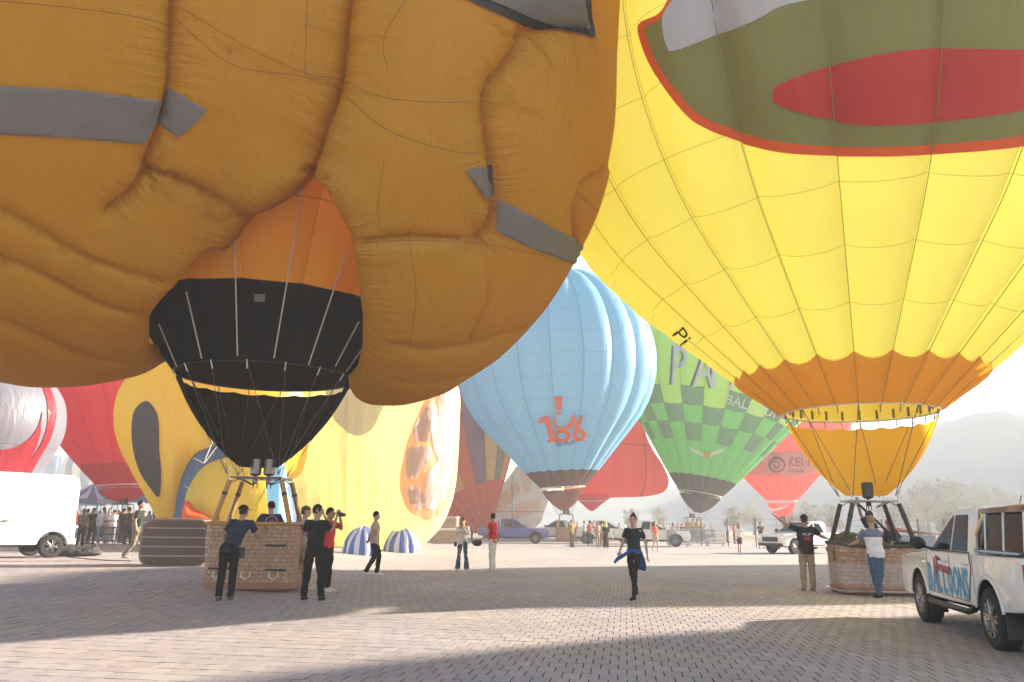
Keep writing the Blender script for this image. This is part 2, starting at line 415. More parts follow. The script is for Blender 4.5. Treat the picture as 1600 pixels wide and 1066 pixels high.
# ------------------------------------------------------------------ generic cloth patches sewn on a surface, traced as the camera sees them
def bvh_of(objs):
    vs, fs = [], []
    dg = bpy.context.evaluated_depsgraph_get() if False else None
    for o in objs:
        M = Matrix.LocRotScale(o.location, o.rotation_euler, o.scale); p = o.parent
        while p is not None:
            M = Matrix.LocRotScale(p.location, p.rotation_euler, p.scale) @ M; p = p.parent
        b_ = len(vs); vs += [M @ v.co for v in o.data.vertices]; fs += [[i + b_ for i in f.vertices] for f in o.data.polygons]
    return BVHTree.FromPolygons(vs, fs)
def inside_edges(pts, E0, E1):
    x = pts[:, 0][:, None]; y = pts[:, 1][:, None]
    x0, y0, x1, y1 = E0[:, 0], E0[:, 1], E1[:, 0], E1[:, 1]
    c = (y0 > y) != (y1 > y)
    with np.errstate(divide='ignore', invalid='ignore'):
        xi = x0 + (y - y0) * (x1 - x0) / (y1 - y0)
    return (np.sum(c & (x < xi), axis=1) % 2) == 1
def smooth_loop(pts, n=8):
    """closed Catmull-Rom"""
    out = []; L = len(pts)
    for i in range(L):
        p0, p1, p2, p3 = [Vector(pts[(i + k - 1) % L]) for k in range(4)]
        for j in range(n):
            t = j / n
            out.append(0.5 * ((2 * p1) + (p2 - p0) * t + (2 * p0 - 5 * p1 + 4 * p2 - p3) * t * t + (3 * p1 - p0 - 3 * p2 + p3) * t ** 3))
    return [(q.x, q.y) for q in out]
def smooth_line(pts, n=6):
    out = []; L = len(pts)
    for i in range(L - 1):
        p1, p2 = Vector(pts[i]), Vector(pts[i + 1]); p0 = Vector(pts[i - 1]) if i else p1 * 2 - p2; p3 = Vector(pts[i + 2]) if i + 2 < L else p2 * 2 - p1
        for j in range(n):
            t = j / n
            out.append(0.5 * ((2 * p1) + (p2 - p0) * t + (2 * p0 - 5 * p1 + 4 * p2 - p3) * t * t + (3 * p1 - p0 - 3 * p2 + p3) * t ** 3))
    out.append(Vector(pts[-1])); return out
def patch(name, loops, bvh, mat, parent, off=0.025, cell=12):
    V = []; E = []
    for lp in loops:
        b_ = len(V); V += [Vector(q) for q in lp]; n = len(lp); E += [(b_ + i, b_ + (i + 1) % n) for i in range(n)]
    return patch_edges(name, V, E, bvh, mat, parent, off, cell)
def patch_edges(name, V, E, bvh, mat, parent, off, cell):
    a = np.array([tuple(v) for v in V]); E0 = a[[e[0] for e in E]]; E1 = a[[e[1] for e in E]]
    x0, y0 = a.min(0); x1, y1 = a.max(0)
    gx = np.arange(x0 + cell / 2, x1, cell); gy = np.arange(y0 + cell / 2, y1, cell)
    if len(gx) and len(gy):
        g = np.array([(x, y) for x in gx for y in gy]); g = g[inside_edges(g, E0, E1)]
        V = list(V) + [Vector(q) for q in g]
    r = delaunay_2d_cdt([Vector(v) for v in V], E, [], 0, 1e-4)
    vo, fo = r[0], r[2]
    va = np.array([tuple(v) for v in vo]); fa = np.array([f for f in fo if len(f) == 3])
    keep = inside_edges(va[fa].mean(1), E0, E1); fa = fa[keep]
    pos = []
    for v in vo:
        d = ray(v[0], v[1]).normalized(); h = bvh.ray_cast(EYE, d)
        if h[0] is None: pos.append(None); continue
        nrm = h[1] if h[1].dot(d) < 0 else -h[1]
        pos.append(h[0] + nrm * off)
    idx = {}; vs = []; fs = []
    for f in fa:
        if any(pos[i] is None for i in f): continue
        q = [pos[i] for i in f]
        if max((q[0] - q[1]).length, (q[1] - q[2]).length) > 0.2 * (q[0] - EYE).length: continue
        t = []
        for i in f:
            if i not in idx: idx[i] = len(vs); vs.append(pos[i])
            t.append(idx[i])
        fs.append(t)
    if not fs: return None
    return mk(name, vs, fs, mat, parent, world=True)
def patch_text(name, txt, ox, oy, h, bvh, mat, parent, rot=0.0, sx=1.0, off=0.04, cell=8, shear=0.0, arch=0.0, bold=0.0):
    cu = bpy.data.curves.new('t', 'FONT'); cu.body = txt; cu.size = 1; cu.resolution_u = 3; cu.offset = bold
    cu.shear = shear
    ob = bpy.data.objects.new('t', cu); COL.objects.link(ob)
    dg = bpy.context.evaluated_depsgraph_get(); me = ob.evaluated_get(dg).to_mesh()
    bm = bmesh.new(); bm.from_mesh(me); bmesh.ops.remove_doubles(bm, verts=bm.verts[:], dist=1e-5)
    es = [e for e in bm.edges if len(e.link_faces) == 1]
    ids = {}; V = []; E = []
    c, s = math.cos(rot), math.sin(rot)
    W = max(v.co.x for v in bm.verts) or 1
    for e in es:
        t = []
        for v in e.verts:
            if v.index not in ids:
                ids[v.index] = len(V); x = v.co.x * sx * h / 0.7; y = (v.co.y + arch * (v.co.x / W) * (1 - v.co.x / W)) * h / 0.7
                V.append(Vector((ox + x * c + y * s, oy + x * s - y * c)))
            t.append(ids[v.index])
        E.append(tuple(t))
    bm.free(); ob.evaluated_get(dg).to_mesh_clear(); bpy.data.objects.remove(ob); bpy.data.curves.remove(cu)
    return patch_edges(name, V, E, bvh, mat, parent, off, cell)
def ellipse(cx, cy, rx, ry, rot=0, n=32):
    c, s = math.cos(rot), math.sin(rot)
    return [(cx + rx * math.cos(2 * PI * k / n) * c - ry * math.sin(2 * PI * k / n) * s, cy + rx * math.cos(2 * PI * k / n) * s + ry * math.sin(2 * PI * k / n) * c) for k in range(n)]

# ------------------------------------------------------------------ round envelopes
def profile(Rr, beta, r0, z0, step=1.3, flat=1.0):
    b_ = R_(beta); cc = Rr * math.sin(b_) + (Rr * math.cos(b_) - r0) / math.tan(b_)
    fine = [(r0 + (Rr * math.cos(b_) - r0) * t / 40, z0 + (cc - Rr * math.sin(b_)) * t / 40) for t in range(40)]
    fine += [(Rr * math.cos(a), z0 + cc + flat * Rr * math.sin(a)) for a in [-b_ + (PI / 2 + b_) * k / 120 for k in range(121)]]
    L = [0]
    for a, c in zip(fine, fine[1:]): L.append(L[-1] + math.hypot(a[0] - c[0], a[1] - c[1]))
    n = max(3, round(L[-1] / step))
    def at(t):
        s_ = t / n * L[-1]
        for i in range(len(L) - 1):
            if L[i + 1] >= s_ - 1e-9:
                u = (s_ - L[i]) / (L[i + 1] - L[i] + 1e-12); return (fine[i][0] * (1 - u) + fine[i + 1][0] * u, fine[i][1] * (1 - u) + fine[i + 1][1] * u)
        return fine[-1]
    return at, n
def spoint(at, n, ng, k, u, t, bulge, pb=0.0):
    """gore k, fraction u across it, profile parameter t (in panels)"""
    r, z = at(t); th = 2 * PI * (k + u) / ng
    bl = bulge * r * (abs(math.sin(PI * u)) ** 0.75) * min(1, t / 1.0 + 0.25) + pb * abs(math.sin(PI * (t % 1.0))) ** 0.5 * min(1, r)
    r0_, z0_ = at(max(0, t - .05)); r1_, z1_ = at(min(n, t + .05)); tx, tz = r1_ - r0_, z1_ - z0_; l = math.hypot(tx, tz) or 1
    nr, nz_ = tz / l, -tx / l
    rr = r + bl * nr
    return (rr * math.cos(th), rr * math.sin(th), z + bl * nz_)
def gores(root, at, n, ng, mats, pick, bulge, phase=0.0, su=6, st=2, t0=0, t1=None, name='gore', ks=None, uvflip=False):
    """one mesh per gore; pick(k,row)->index in mats"""
    t1 = n if t1 is None else t1; out = []; cache = {}
    for k in (ks if ks is not None else range(ng)):
        key = tuple(pick(k, j) for j in range(t0, t1))
        if key in cache: me = cache[key]
        else:
            vs = []; uv = []; fs = []; mi = []
            rows = (t1 - t0) * st
            for j in range(rows + 1):
                for i in range(su + 1):
                    t = t0 + j / st; vs.append(spoint(at, n, ng, 0, i / su, t, bulge, 0.012)); uv.append((i / su * 0.9999 , min(t, n - 1e-3) + 1e-4))
            for j in range(rows):
                for i in range(su):
                    fs.append((j * (su + 1) + i, j * (su + 1) + i + 1, (j + 1) * (su + 1) + i + 1, (j + 1) * (su + 1) + i)); mi.append(key[j // st])
            o = mk(name, vs, fs, mats, None, uv=uv, matidx=mi); me = o.data; bpy.data.objects.remove(o); cache[key] = me
        out.append(fromme(name, me, root, rot=(0, 0, 2 * PI * k / ng + phase)))
    return out
def scoop(root, r_top, z_top, r_bot, z_bot, mat, a0, a1, n=24, dip=0.05, name='skirt', rows=8, nscal=10, belly=0.12):
    vs, fs, uv = [], [], []
    for j in range(rows + 1):
        t = j / rows
        for i in range(n + 1):
            a = a0 + (a1 - a0) * i / n; r = r_bot + (r_top - r_bot) * (t ** 0.85) + belly * math.sin(PI * t)
            z = z_bot + (z_top - z_bot) * t - (dip * abs(math.sin(PI * nscal * i / n)) if j == rows else 0)
            vs.append((r * math.cos(a), r * math.sin(a), z)); uv.append((i / n * nscal, t))
    for j in range(rows):
        for i in range(n):
            fs.append((j * (n + 1) + i, j * (n + 1) + i + 1, (j + 1) * (n + 1) + i + 1, (j + 1) * (n + 1) + i))
    return mk(name, vs, fs, mat, root, uv=uv)
m_cable = plain('steel_cable', (0.10, 0.09, 0.08), 0.5)
m_rope = plain('white_rope', (0.62, 0.60, 0.55), 0.8)
m_tape = plain('white_tape', (0.75, 0.73, 0.68), 0.8)
def cables(root, pairs, r, mat, name='cable', n=4):
    for a, b_ in pairs: MB().tube([a, b_], r, n).make(name, mat, root)

# ---- the yellow balloon
YB = Vector((8.05, 18.3, 0))
yel = thing('hot_air_balloon', 'huge yellow balloon with a wide open olive mouth, red tongue and orange skirt', 'hot air balloon', YB)
YK = 1.05; yel.scale = (YK, YK, YK); yel.location = EYE + (YB - EYE) * YK
NG = 24
at, n = profile(7.3, 48, 1.65, 4.08, 1.28)
my = fabric('yellow_nylon', (0.87, 0.83, 0.30), 0.57, (1.0, 1.0, 0.95), seams=(0.004, 0.006), bump=0.35)
mo = fabric('orange_nylon', (0.80, 0.36, 0.03), 0.55, seams=(0.004, 0.0), bump=0.35)
def one_panel(k, j, at, n, ng, bulge, mat, root, su=6, st=3, name='panel', base=None, phase=0.0):
    vs = []; uv = []; fs = []
    for b_ in range(st + 1):
        for a in range(su + 1):
            x, y, z = spoint(at, n, ng, k, a / su, j + b_ / st, bulge, 0.02)
            c, s = math.cos(phase), math.sin(phase)
            vs.append((x * c - y * s, x * s + y * c, z)); uv.append((a / su * .9999, b_ / st * 0.999 + j + .0005))
    for b_ in range(st):
        for a in range(su):
            fs.append((b_ * (su + 1) + a, b_ * (su + 1) + a + 1, (b_ + 1) * (su + 1) + a + 1, (b_ + 1) * (su + 1) + a))
    if base is not None:
        o_ = len(base[0]); base[0].extend(vs); base[1].extend([tuple(i + o_ for i in f) for f in fs]); base[2].extend(uv); return None
    return mk(name, vs, fs, mat, root, uv=uv)
toCam = math.atan2(-YB.y, -YB.x); PH = toCam - 2 * PI / NG * 0.0
ypanels = []; farp = ([], [], [])
for k in range(NG):
    dk = min(k + .5, NG - k - .5) / NG * 360
    for j in range(n):
        mt = my
        if dk < 100 and j < 11: ypanels.append(one_panel(k, j, at, n, NG, 0.05, mt, yel, phase=PH))
        else: one_panel(k, j, at, n, NG, 0.05, mt, yel, base=farp, phase=PH)
fp = mk('upper_panels', farp[0], farp[1], my, yel, uv=farp[2]); tag(fp, kind='stuff')
# orange band with scalloped upper edge : first panel row, each gore its own piece
band = []
for k in range(NG):
    vs, fs, uv = [], [], []
    for b_ in range(5):
        for a in range(7):
            x, y, z = spoint(at, n, NG, k, a / 6, b_ / 4 * (1.0 + 0.09 * (1 - abs(math.sin(PI * a / 6)))), 0.05, 0.0); rr_ = math.hypot(x, y); x *= 1 + .045 / rr_; y *= 1 + .045 / rr_; z -= .03 * (b_ / 4)
            c, s = math.cos(PH), math.sin(PH); vs.append((x * c - y * s, x * s + y * c, z)); uv.append((a / 6 * .9999, b_ / 4 * .9))
    for b_ in range(4):
        for a in range(6): fs.append((b_ * 7 + a, b_ * 7 + a + 1, (b_ + 1) * 7 + a + 1, (b_ + 1) * 7 + a))
    o = mk('band_panel', vs, fs, mo, yel, uv=uv); band.append(o)
ring = MB().tube([(1.66 * math.cos(2 * PI * k / 48), 1.66 * math.sin(2 * PI * k / 48), 4.08) for k in range(48)], 0.035, 6, closed=True)
ring.make('mouth_tape', m_tape, yel)
msk = fabric('orange_skirt_nylon', (0.92, 0.47, 0.02), 0.68, seams=(0.002, 0), bump=0.35)
scoop(yel, 1.60, 3.90, 0.44, 2.20, msk, PH + PI - R_(104), PH + PI + R_(104), nscal=12, n=48)
for k in range(NG):
    a = PH + 2 * PI * k / NG
    MB().tube([(1.65 * math.cos(a), 1.65 * math.sin(a), 4.08), (1.60 * math.cos(a), 1.60 * math.sin(a), 3.88)], 0.012, 4).make('skirt_strap', m_cable, yel)
    if k % 3 == 0:
        s = 1 if math.cos(a) > 0 else -1; q = 1 if math.sin(a) > 0 else -1
        MB().tube([(1.65 * math.cos(a), 1.65 * math.sin(a), 4.08), (0.47 * s, 0.40 * q, 2.18)], 0.009, 4).make('load_cable', m_cable, yel)
    MB().box((1.52 * math.cos(a), 1.52 * math.sin(a), 4.20), (0.03, 0.05, 0.22), a).make('loop_tab', m_cable, yel)
ybvh = bvh_of(ypanels + [fp])
mouth = smooth_loop([(1050, -10), (1030, 22), (1000, 38), (1004, 70), (1022, 110), (1050, 152), (1085, 190), (1140, 216), (1210, 236), (1290, 243), (1380, 244), (1470, 240), (1600, 228), (1720, 200), (1850, 130), (1900, 20), (1850, -120), (1600, -230), (1300, -230), (1110, -130)], 8)
inner = smooth_loop([(1052, 0), (1030, 32), (1010, 44), (1016, 70), (1032, 105), (1060, 144), (1092, 178), (1145, 202), (1212, 220), (1290, 228), (1380, 229), (1470, 225), (1600, 211), (1712, 185), (1836, 122), (1884, 20), (1836, -110), (1595, -215), (1305, -215), (1116, -118)], 8)
patch('mouth_outline', [mouth, inner], ybvh, fabric('red_orange_nylon', (0.72, 0.10, 0.015), 0.25), yel, 0.035, 9)
patch('mouth_interior', [inner], ybvh, fabric('olive_nylon', (0.22, 0.21, 0.07), 0.22), yel, 0.035, 9)
patch('tongue', [smooth_loop([(1209, 148), (1216, 134), (1260, 115), (1350, 91), (1430, 78), (1530, 77), (1640, 84), (1740, 110), (1780, 135), (1700, 160), (1600, 172), (1520, 184), (1440, 193), (1360, 196), (1300, 188), (1250, 176), (1214, 162)], 8)], ybvh, fabric('red_nylon', (0.70, 0.035, 0.03), 0.28), yel, 0.06, 9)
patch('teeth', [smooth_loop([(1037, 45), (1040, 20), (1070, -20), (1120, -70), (1400, -140), (1380, -70), (1280, -6), (1220, 12), (1174, 36), (1110, 60), (1056, 80), (1044, 74)], 6)], ybvh, fabric('white_nylon_shade', (0.72, 0.68, 0.72), 0.4), yel, 0.06, 9)
m_ltape = plain('load_tape', (0.30, 0.25, 0.05), 0.8)
for k in range(NG):
    if min(k, NG - k) > 7: continue
    pp = []
    for j in range(0, 46):
        x, y, z = spoint(at, n, NG, k, 0.0, j / 4, 0.05); c, s = math.cos(PH), math.sin(PH); w_ = Vector((x * c - y * s, x * s + y * c, z)); r_ = Vector((w_.x, w_.y, -0.6 * math.hypot(w_.x, w_.y))).normalized(); pp.append(w_ + r_ * 0.10)
    MB().tube(pp, 0.008, 4).make('load_tape', m_ltape, yel)
m_blk = fabric('black_print', (0.012, 0.011, 0.01), 0.05, bump=0.1)
patch_text('logo_print', 'Pi', 1050, 520, 22, ybvh, m_blk, yel, rot=R_(52), sx=1.2, cell=6)

# ---- the big orange character balloon in front
OB = Vector((-5.58, 17.82, 0))
org = thing('character_balloon', 'huge brownish orange character balloon with puffy hanging folds, grey stripes and black skirt', 'hot air balloon', OB)
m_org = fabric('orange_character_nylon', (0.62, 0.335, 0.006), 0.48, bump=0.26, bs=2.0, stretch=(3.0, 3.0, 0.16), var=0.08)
nt = m_org.node_tree; bp0 = [n_ for n_ in nt.nodes if n_.type == 'BUMP'][0]
uvn = N(nt, 'ShaderNodeUVMap'); mpu = N(nt, 'ShaderNodeMapping'); mpu.inputs['Scale'].default_value = (7.0, 0.8, 1); nt.links.new(uvn.outputs[0], mpu.inputs[0])
nu_ = N(nt, 'ShaderNodeTexNoise', scale=1.0, detail=3, rough=0.6); nt.links.new(mpu.outputs[0], nu_.inputs['Vector'])
pw_ = N(nt, 'ShaderNodeAttribute', attribute_name='fold')
mu_ = N(nt, 'ShaderNodeMath', operation='MULTIPLY'); nt.links.new(nu_.outputs[0], mu_.inputs[0]); nt.links.new(pw_.outputs['Fac'], mu_.inputs[1])
bpu = N(nt, 'ShaderNodeBump', strength=0.9, distance=0.2); nt.links.new(mu_.outputs[0], bpu.inputs['Height']); nt.links.new(bp0.outputs[0], bpu.inputs['Normal'])
for l_ in list(nt.links):
    if l_.from_node == bp0 and l_.to_node.type.startswith('BSDF'): nt.links.new(bpu.outputs[0], l_.to_socket)
m_bk = fabric('black_nylon', (0.0045, 0.0035, 0.003), 0.03, gloss=0.006, seams=(0.006, 0.008), bump=0.3)
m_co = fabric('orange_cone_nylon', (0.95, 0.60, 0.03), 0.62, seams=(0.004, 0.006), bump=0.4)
at2, n2 = profile(5.7, 33, 1.94, 4.65, 1.78)
PH2 = math.atan2(-OB.y, -OB.x)
m_strapb = plain('black_tape', (0.02, 0.018, 0.016), 0.8)
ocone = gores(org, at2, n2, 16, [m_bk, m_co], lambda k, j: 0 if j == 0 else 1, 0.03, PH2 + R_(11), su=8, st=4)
MB().tube([(1.95 * math.cos(2 * PI * k / 48), 1.95 * math.sin(2 * PI * k / 48), 4.65) for k in range(48)], 0.018, 6, closed=True).make('mouth_tape', m_strapb, org)
scoop(org, 1.88, 4.53, 0.42, 2.64, m_bk, PH2 + PI - R_(112), PH2 + PI + R_(112), n=40, dip=0.04)
# body: star shaped union of two great lobes with sewn creases
KS = 1.1
def sc_(c): return (c[0] * KS, c[1] * KS, 1.5 + (c[2] - 1.5) * KS)
C0 = np.array(sc_([-5.2, 15.6, 13.2]))
LOBES = [((-8.6, 14.0, 12.9), (6.2, 6.0, 8.75)), ((-2.85, 15.3, 11.3), (4.85, 5.0, 7.3)), ((-5.3, 17.5, 15.5), (7.0, 6.5, 9.5))]
LOBES = [(sc_(c), tuple(q * KS for q in r)) for c, r in LOBES]
def star(D):
    """distance along unit directions D from C0 to the lobe union"""
    best = np.zeros(len(D))
    vals = []
    for c, r in LOBES:
        o = (C0 - np.array(c)) / np.array(r); d = D / np.array(r)
        A = (d * d).sum(1); B = (o * d).sum(1); Cc = (o * o).sum() - 1
        disc = B * B - A * Cc; t = np.where(disc > 0, (-B + np.sqrt(np.maximum(disc, 0))) / A, 0); vals.append(np.maximum(t, 0.1))
    v = np.stack(vals); k = 5.0
    return (v ** k).sum(0) ** (1 / k) * (1 - 0.0 * v.max(0)) / 1.0 * (v.max(0) / ((v ** k).sum(0) ** (1 / k))) ** 0.55
AX = np.array([-0.05, -0.98, -0.2]); AX /= np.linalg.norm(AX)
UX = np.cross(AX, [0, 0, 1]); UX /= np.linalg.norm(UX); UX = -UX if UX[0] < 0 else UX
UY = np.cross(UX, AX); UY = -UY if UY[2] < 0 else UY
def st2dir(q):
    q = np.atleast_2d(q); r2 = (q ** 2).sum(1)
    a = 2 * q[:, 0] / (1 + r2); b_ = 2 * q[:, 1] / (1 + r2); c = (1 - r2) / (1 + r2)
    return a[:, None] * UX + b_[:, None] * UY + c[:, None] * AX
def dir2st(D):
    D = D / np.linalg.norm(D, axis=-1, keepdims=True); a, b_, c = D @ UX, D @ UY, D @ AX
    return np.stack([a / (1 + c), b_ / (1 + c)], -1)
gs = np.linspace(-1.7, 1.7, 240); GX, GY_ = np.meshgrid(gs, gs); Q = np.stack([GX.ravel(), GY_.ravel()], -1)
DB = st2dir(Q); PB = C0 + DB * star(DB)[:, None]
base_bvh = BVHTree.FromPolygons([tuple(p) for p in PB], [(j * 240 + i, j * 240 + i + 1, (j + 1) * 240 + i + 1, (j + 1) * 240 + i) for j in range(239) for i in range(239)])
def on_base(px, py):
    h = base_bvh.ray_cast(EYE, ray(px, py).normalized())
    if h[0] is None: return None
    return dir2st(np.array(h[0]) - C0)
# creases in photograph pixels: (points, depth, width)
CRE = [
    ([(560, -60), (545, -5), (530, 120), (505, 190), (478, 268)], 0.89, 0.60),
    ([(925, 40), (822, 42), (815, 70), (765, 142), (768, 210), (778, 300), (770, 355), (752, 378)], 0.63, 0.48),
    ([(270, -10), (268, 45), (262, 150), (236, 235), (215, 290), (170, 332)], 0.59, 0.48),
    ([(530, 125), (420, 118), (270, 20)], 0.15, 0.18),
    ([(530, 122), (600, 150), (765, 146)], 0.15, 0.18),
    ([(530, 122), (620, 160), (700, 235)], 0.11, 0.15),
    ([(232, 268), (310, 295), (372, 350)], 0.49, 0.36),
    ([(552, 380), (650, 370), (752, 378)], 0.36, 0.30),
    ([(952, 258), (925, 275), (900, 294), (894, 335), (898, 385)], 0.46, 0.36),
    ([(-60, 300), (40, 345), (120, 395), (245, 436), (300, 440)], 0.26, 0.24),
    ([(-60, 380), (60, 425), (150, 470), (248, 500)], 0.33, 0.27),
    ([(-60, 470), (60, 520), (160, 560), (245, 566)], 0.36, 0.24),
    ([(570, 535), (700, 540), (810, 510), (880, 450), (905, 400)], 0.33, 0.27),
    ([(570, 590), (680, 590), (780, 560), (850, 510)], 0.30, 0.21),
    ([(752, 378), (760, 450), (730, 520)], 0.20, 0.30),
]
NOTCH_ = 0
NOTCH = [(478, 268), (440, 310), (400, 335), (366, 348), (340, 388), (302, 440), (262, 478), (240, 512), (240, 540), (242, 572), (OB.x - 2.6, 20.5, 4.2), (OB.x + 1.9, 20.5, 4.2), (540, 622), (558, 605), (566, 570), (567, 520), (556, 440), (545, 378), (520, 330)]
def resample(pts, step):
    out = [Vector(pts[0])]
    for a, c in zip(pts, pts[1:]):
        a, c = Vector(a), Vector(c); m_ = max(1, int((c - a).length / step))
        for i in range(1, m_ + 1): out.append(a.lerp(c, i / m_))
    return out
cv, ce, c3 = [], [], []
for pts, A_, L_ in CRE:
    line = smooth_line(pts, 5); sp = [on_base(q[0], q[1]) for q in resample(line, 9)]
    sp = [q[0] if q.ndim == 2 else q for q in sp if q is not None]
    b_ = len(cv); cv += [Vector(q) for q in sp]; ce += [(b_ + i, b_ + i + 1) for i in range(len(sp) - 1)]
    D_ = st2dir(np.array(sp)); c3.append((C0 + D_ * star(D_)[:, None], A_, L_))
WL, WR = (OB.x - 3.1, 20.5, 4.2), (OB.x + 2.5, 20.5, 4.2)
kn_ = [dir2st(np.array(q) - C0) if len(q) == 3 else on_base(*q) for q in NOTCH]
kn_ = [np.ravel(q) for q in kn_ if q is not None]
nsp = []
for q0, q1 in zip(kn_, kn_[1:] + kn_[:1]):
    m_ = max(1, int(np.linalg.norm(q1 - q0) / 0.012)); nsp += [q0 + (q1 - q0) * i / m_ for i in range(m_)]
nok = [q for q in nsp if q is not None]
b_ = len(cv); cv += [Vector(q) for q in nok]; ne = [(b_ + i, b_ + (i + 1) % len(nok)) for i in range(len(nok))]; ce += ne
NE0 = np.array([tuple(cv[e[0]]) for e in ne]); NE1 = np.array([tuple(cv[e[1]]) for e in ne])
Dn = st2dir(np.array(nok)); c3.append((C0 + Dn * star(Dn)[:, None], 0.75, 0.45))
pts = []; g0 = 0.026
for i in range(-60, 61):
    for j in range(-60, 61):
        x, y = i * g0 + (0.5 * g0 if j % 2 else 0), j * g0
        rr = math.hypot(x, y)
        if rr < 1.45: pts.append((x, y))
for ring_ in range(1, 14):
    r = 1.45 * (1.13 ** ring_); m_ = 150
    for k in range(m_): a = 2 * PI * (k + .5 * (ring_ % 2)) / m_; pts.append((r * math.cos(a), r * math.sin(a)))
res = delaunay_2d_cdt(cv + [Vector(q) for q in pts], ce, [], 0, 1e-5)
va = np.array([tuple(v) for v in res[0]]); fa = np.array([f for f in res[2] if len(f) == 3])
fa = fa[~inside_edges(va[fa].mean(1), NE0, NE1)]
bm = bmesh.new(); bv = [bm.verts.new((q[0], q[1], 0)) for q in va]
for f in fa: bm.faces.new([bv[i] for i in f])
bmesh.ops.delete(bm, geom=[v for v in bm.verts if not v.link_faces], context='VERTS')
bmesh.ops.subdivide_edges(bm, edges=[e for e in bm.edges if min(e.verts[0].co.length, e.verts[1].co.length) < 1.4], cuts=2, use_grid_fill=True)
bmesh.ops.triangulate(bm, faces=bm.faces[:])
bm.verts.ensure_lookup_table(); q2 = np.array([(v.co.x, v.co.y) for v in bm.verts]); D2 = st2dir(q2); r2_ = star(D2); P3 = C0 + D2 * r2_[:, None]
eps = 0.004
def nrm_at(q):
    a = st2dir(q + [eps, 0]); b1 = st2dir(q + [0, eps]); a = C0 + a * star(a)[:, None]; b1 = C0 + b1 * star(b1)[:, None]
    n_ = np.cross(a - P3, b1 - P3); n_ /= np.linalg.norm(n_, axis=1, keepdims=True) + 1e-12
    s_ = np.sign((n_ * D2).sum(1)); return n_ * s_[:, None]
NR = nrm_at(q2)
deficit = np.zeros(len(P3)); wr = np.zeros(len(P3)); near_d = np.full(len(P3), 9.0); near_s = np.zeros(len(P3)); sec_d = np.full(len(P3), 9.5)
for line, A_, L_ in c3:
    a, c = line[:-1], line[1:]; ab = c - a; l2 = (ab ** 2).sum(1) + 1e-12; cum = np.concatenate([[0], np.cumsum(np.sqrt(l2))])
    bd = np.full(len(P3), 1e9); bs_ = np.zeros(len(P3))
    for i in range(len(a)):
        t = np.clip(((P3 - a[i]) @ ab[i]) / l2[i], 0, 1); d = np.linalg.norm(P3 - (a[i] + t[:, None] * ab[i]), axis=1)
        m_ = d < bd; bd[m_] = d[m_]; bs_[m_] = (cum[i] + t * math.sqrt(l2[i]))[m_]
    dd = A_ * np.exp(-np.sqrt(bd / L_) * 1.35)
    ph = rnd.uniform(0, 50)
    q_ = bd / (0.45 + A_) if A_ > 0.38 else np.maximum(bd, 0.5) * 3; m_ = q_ < near_d; sec_d = np.where(m_, near_d, np.minimum(sec_d, q_)); near_d[m_] = q_[m_]; near_s[m_] = bs_[m_] + ph
    sel = np.where(bd < 2.4)[0]
    for i in sel:
        s_ = bs_[i]; d_ = bd[i]
        wr[i] += 0.15 * A_ * math.exp(-d_ / 0.5) * min(1, d_ / 0.12) * (0.4 - 1.6 * abs(noise.noise(Vector((s_ * 1.7 + ph, d_ * 0.35, ph)))) - 0.8 * abs(noise.noise(Vector((s_ * 4.5, d_ * 0.5, ph + 9)))))
    deficit = np.maximum(deficit, dd) + 0.25 * np.minimum(deficit, dd)
gen = np.array([0.07 * noise.noise(Vector((p[0] * 0.45, p[1] * 0.45, p[2] * 0.22))) + 0.012 * noise.noise(Vector((p[0] * 2.2, p[1] * 2.2, p[2] * 0.5))) for p in P3])
PF = P3 + NR * (0.26 - deficit + wr + gen)[:, None]
for v, p in zip(bm.verts, PF): v.co = p - np.array(OB)
for e in bm.edges: e.smooth = True
# turned-in hem round the opening: gives the hanging cheeks their thickness
open_e = [e for e in bm.edges if len(e.link_faces) == 1 and math.hypot(*(e.verts[0].co - (Vector(C0) - OB)).xy) > 0 and (e.verts[0].co + OB).y < 18.5]
r = bmesh.ops.extrude_edge_only(bm, edges=open_e)
cen = Vector((0, 0.0, 0))
for v in [g for g in r['geom'] if isinstance(g, bmesh.types.BMVert)]:
    w_ = v.co + OB; k_ = 1.3 / w_.y; v.co = v.co + Vector((w_.x * k_ - 0.15 * (1 if w_.x > OB.x else -1) * -1, 1.3, (w_.z - 1.5) * k_))
bm.verts.ensure_lookup_table(); bm.verts.index_update(); uvl = bm.loops.layers.uv.new('UVMap'); nn_ = len(near_d)
for f in bm.faces:
    for l in f.loops:
        i = l.vert.index; l[uvl].uv = (near_s[i], near_d[i]) if i < nn_ else (0, 9)
fw_ = np.exp(-near_d / 0.55) * np.clip((1 - near_d / sec_d) * 2.0 - 0.5, 0, 1)
me = bpy.data.meshes.new('body'); bm.to_mesh(me); bm.free()
at_ = me.attributes.new('fold', 'FLOAT', 'POINT'); at_.data.foreach_set('value', np.concatenate([fw_, np.zeros(len(me.vertices) - nn_)]).astype(np.float32))
me.polygons.foreach_set('use_smooth', [True] * len(me.polygons)); me.materials.append(m_org)
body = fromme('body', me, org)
obvh = bvh_of([body]); ocbvh = bvh_of(ocone)
m_gry = fabric('grey_stripe_nylon', (0.21, 0.19, 0.18), 0.22, bump=0.5)
patch('stripe', [[(-40, 132), (120, 140), (248, 156), (240, 190), (222, 223), (100, 214), (-40, 208)]], obvh, m_gry, org, 0.05, 6)
patch('arrow_patch', [[(265, 137), (324, 172), (300, 198), (279, 215), (248, 192), (252, 165)]], obvh, m_gry, org, 0.05, 5)
patch('notch_patch', [[(726, 266), (772, 256), (773, 305), (756, 311)]], obvh, m_gry, org, 0.05, 5)
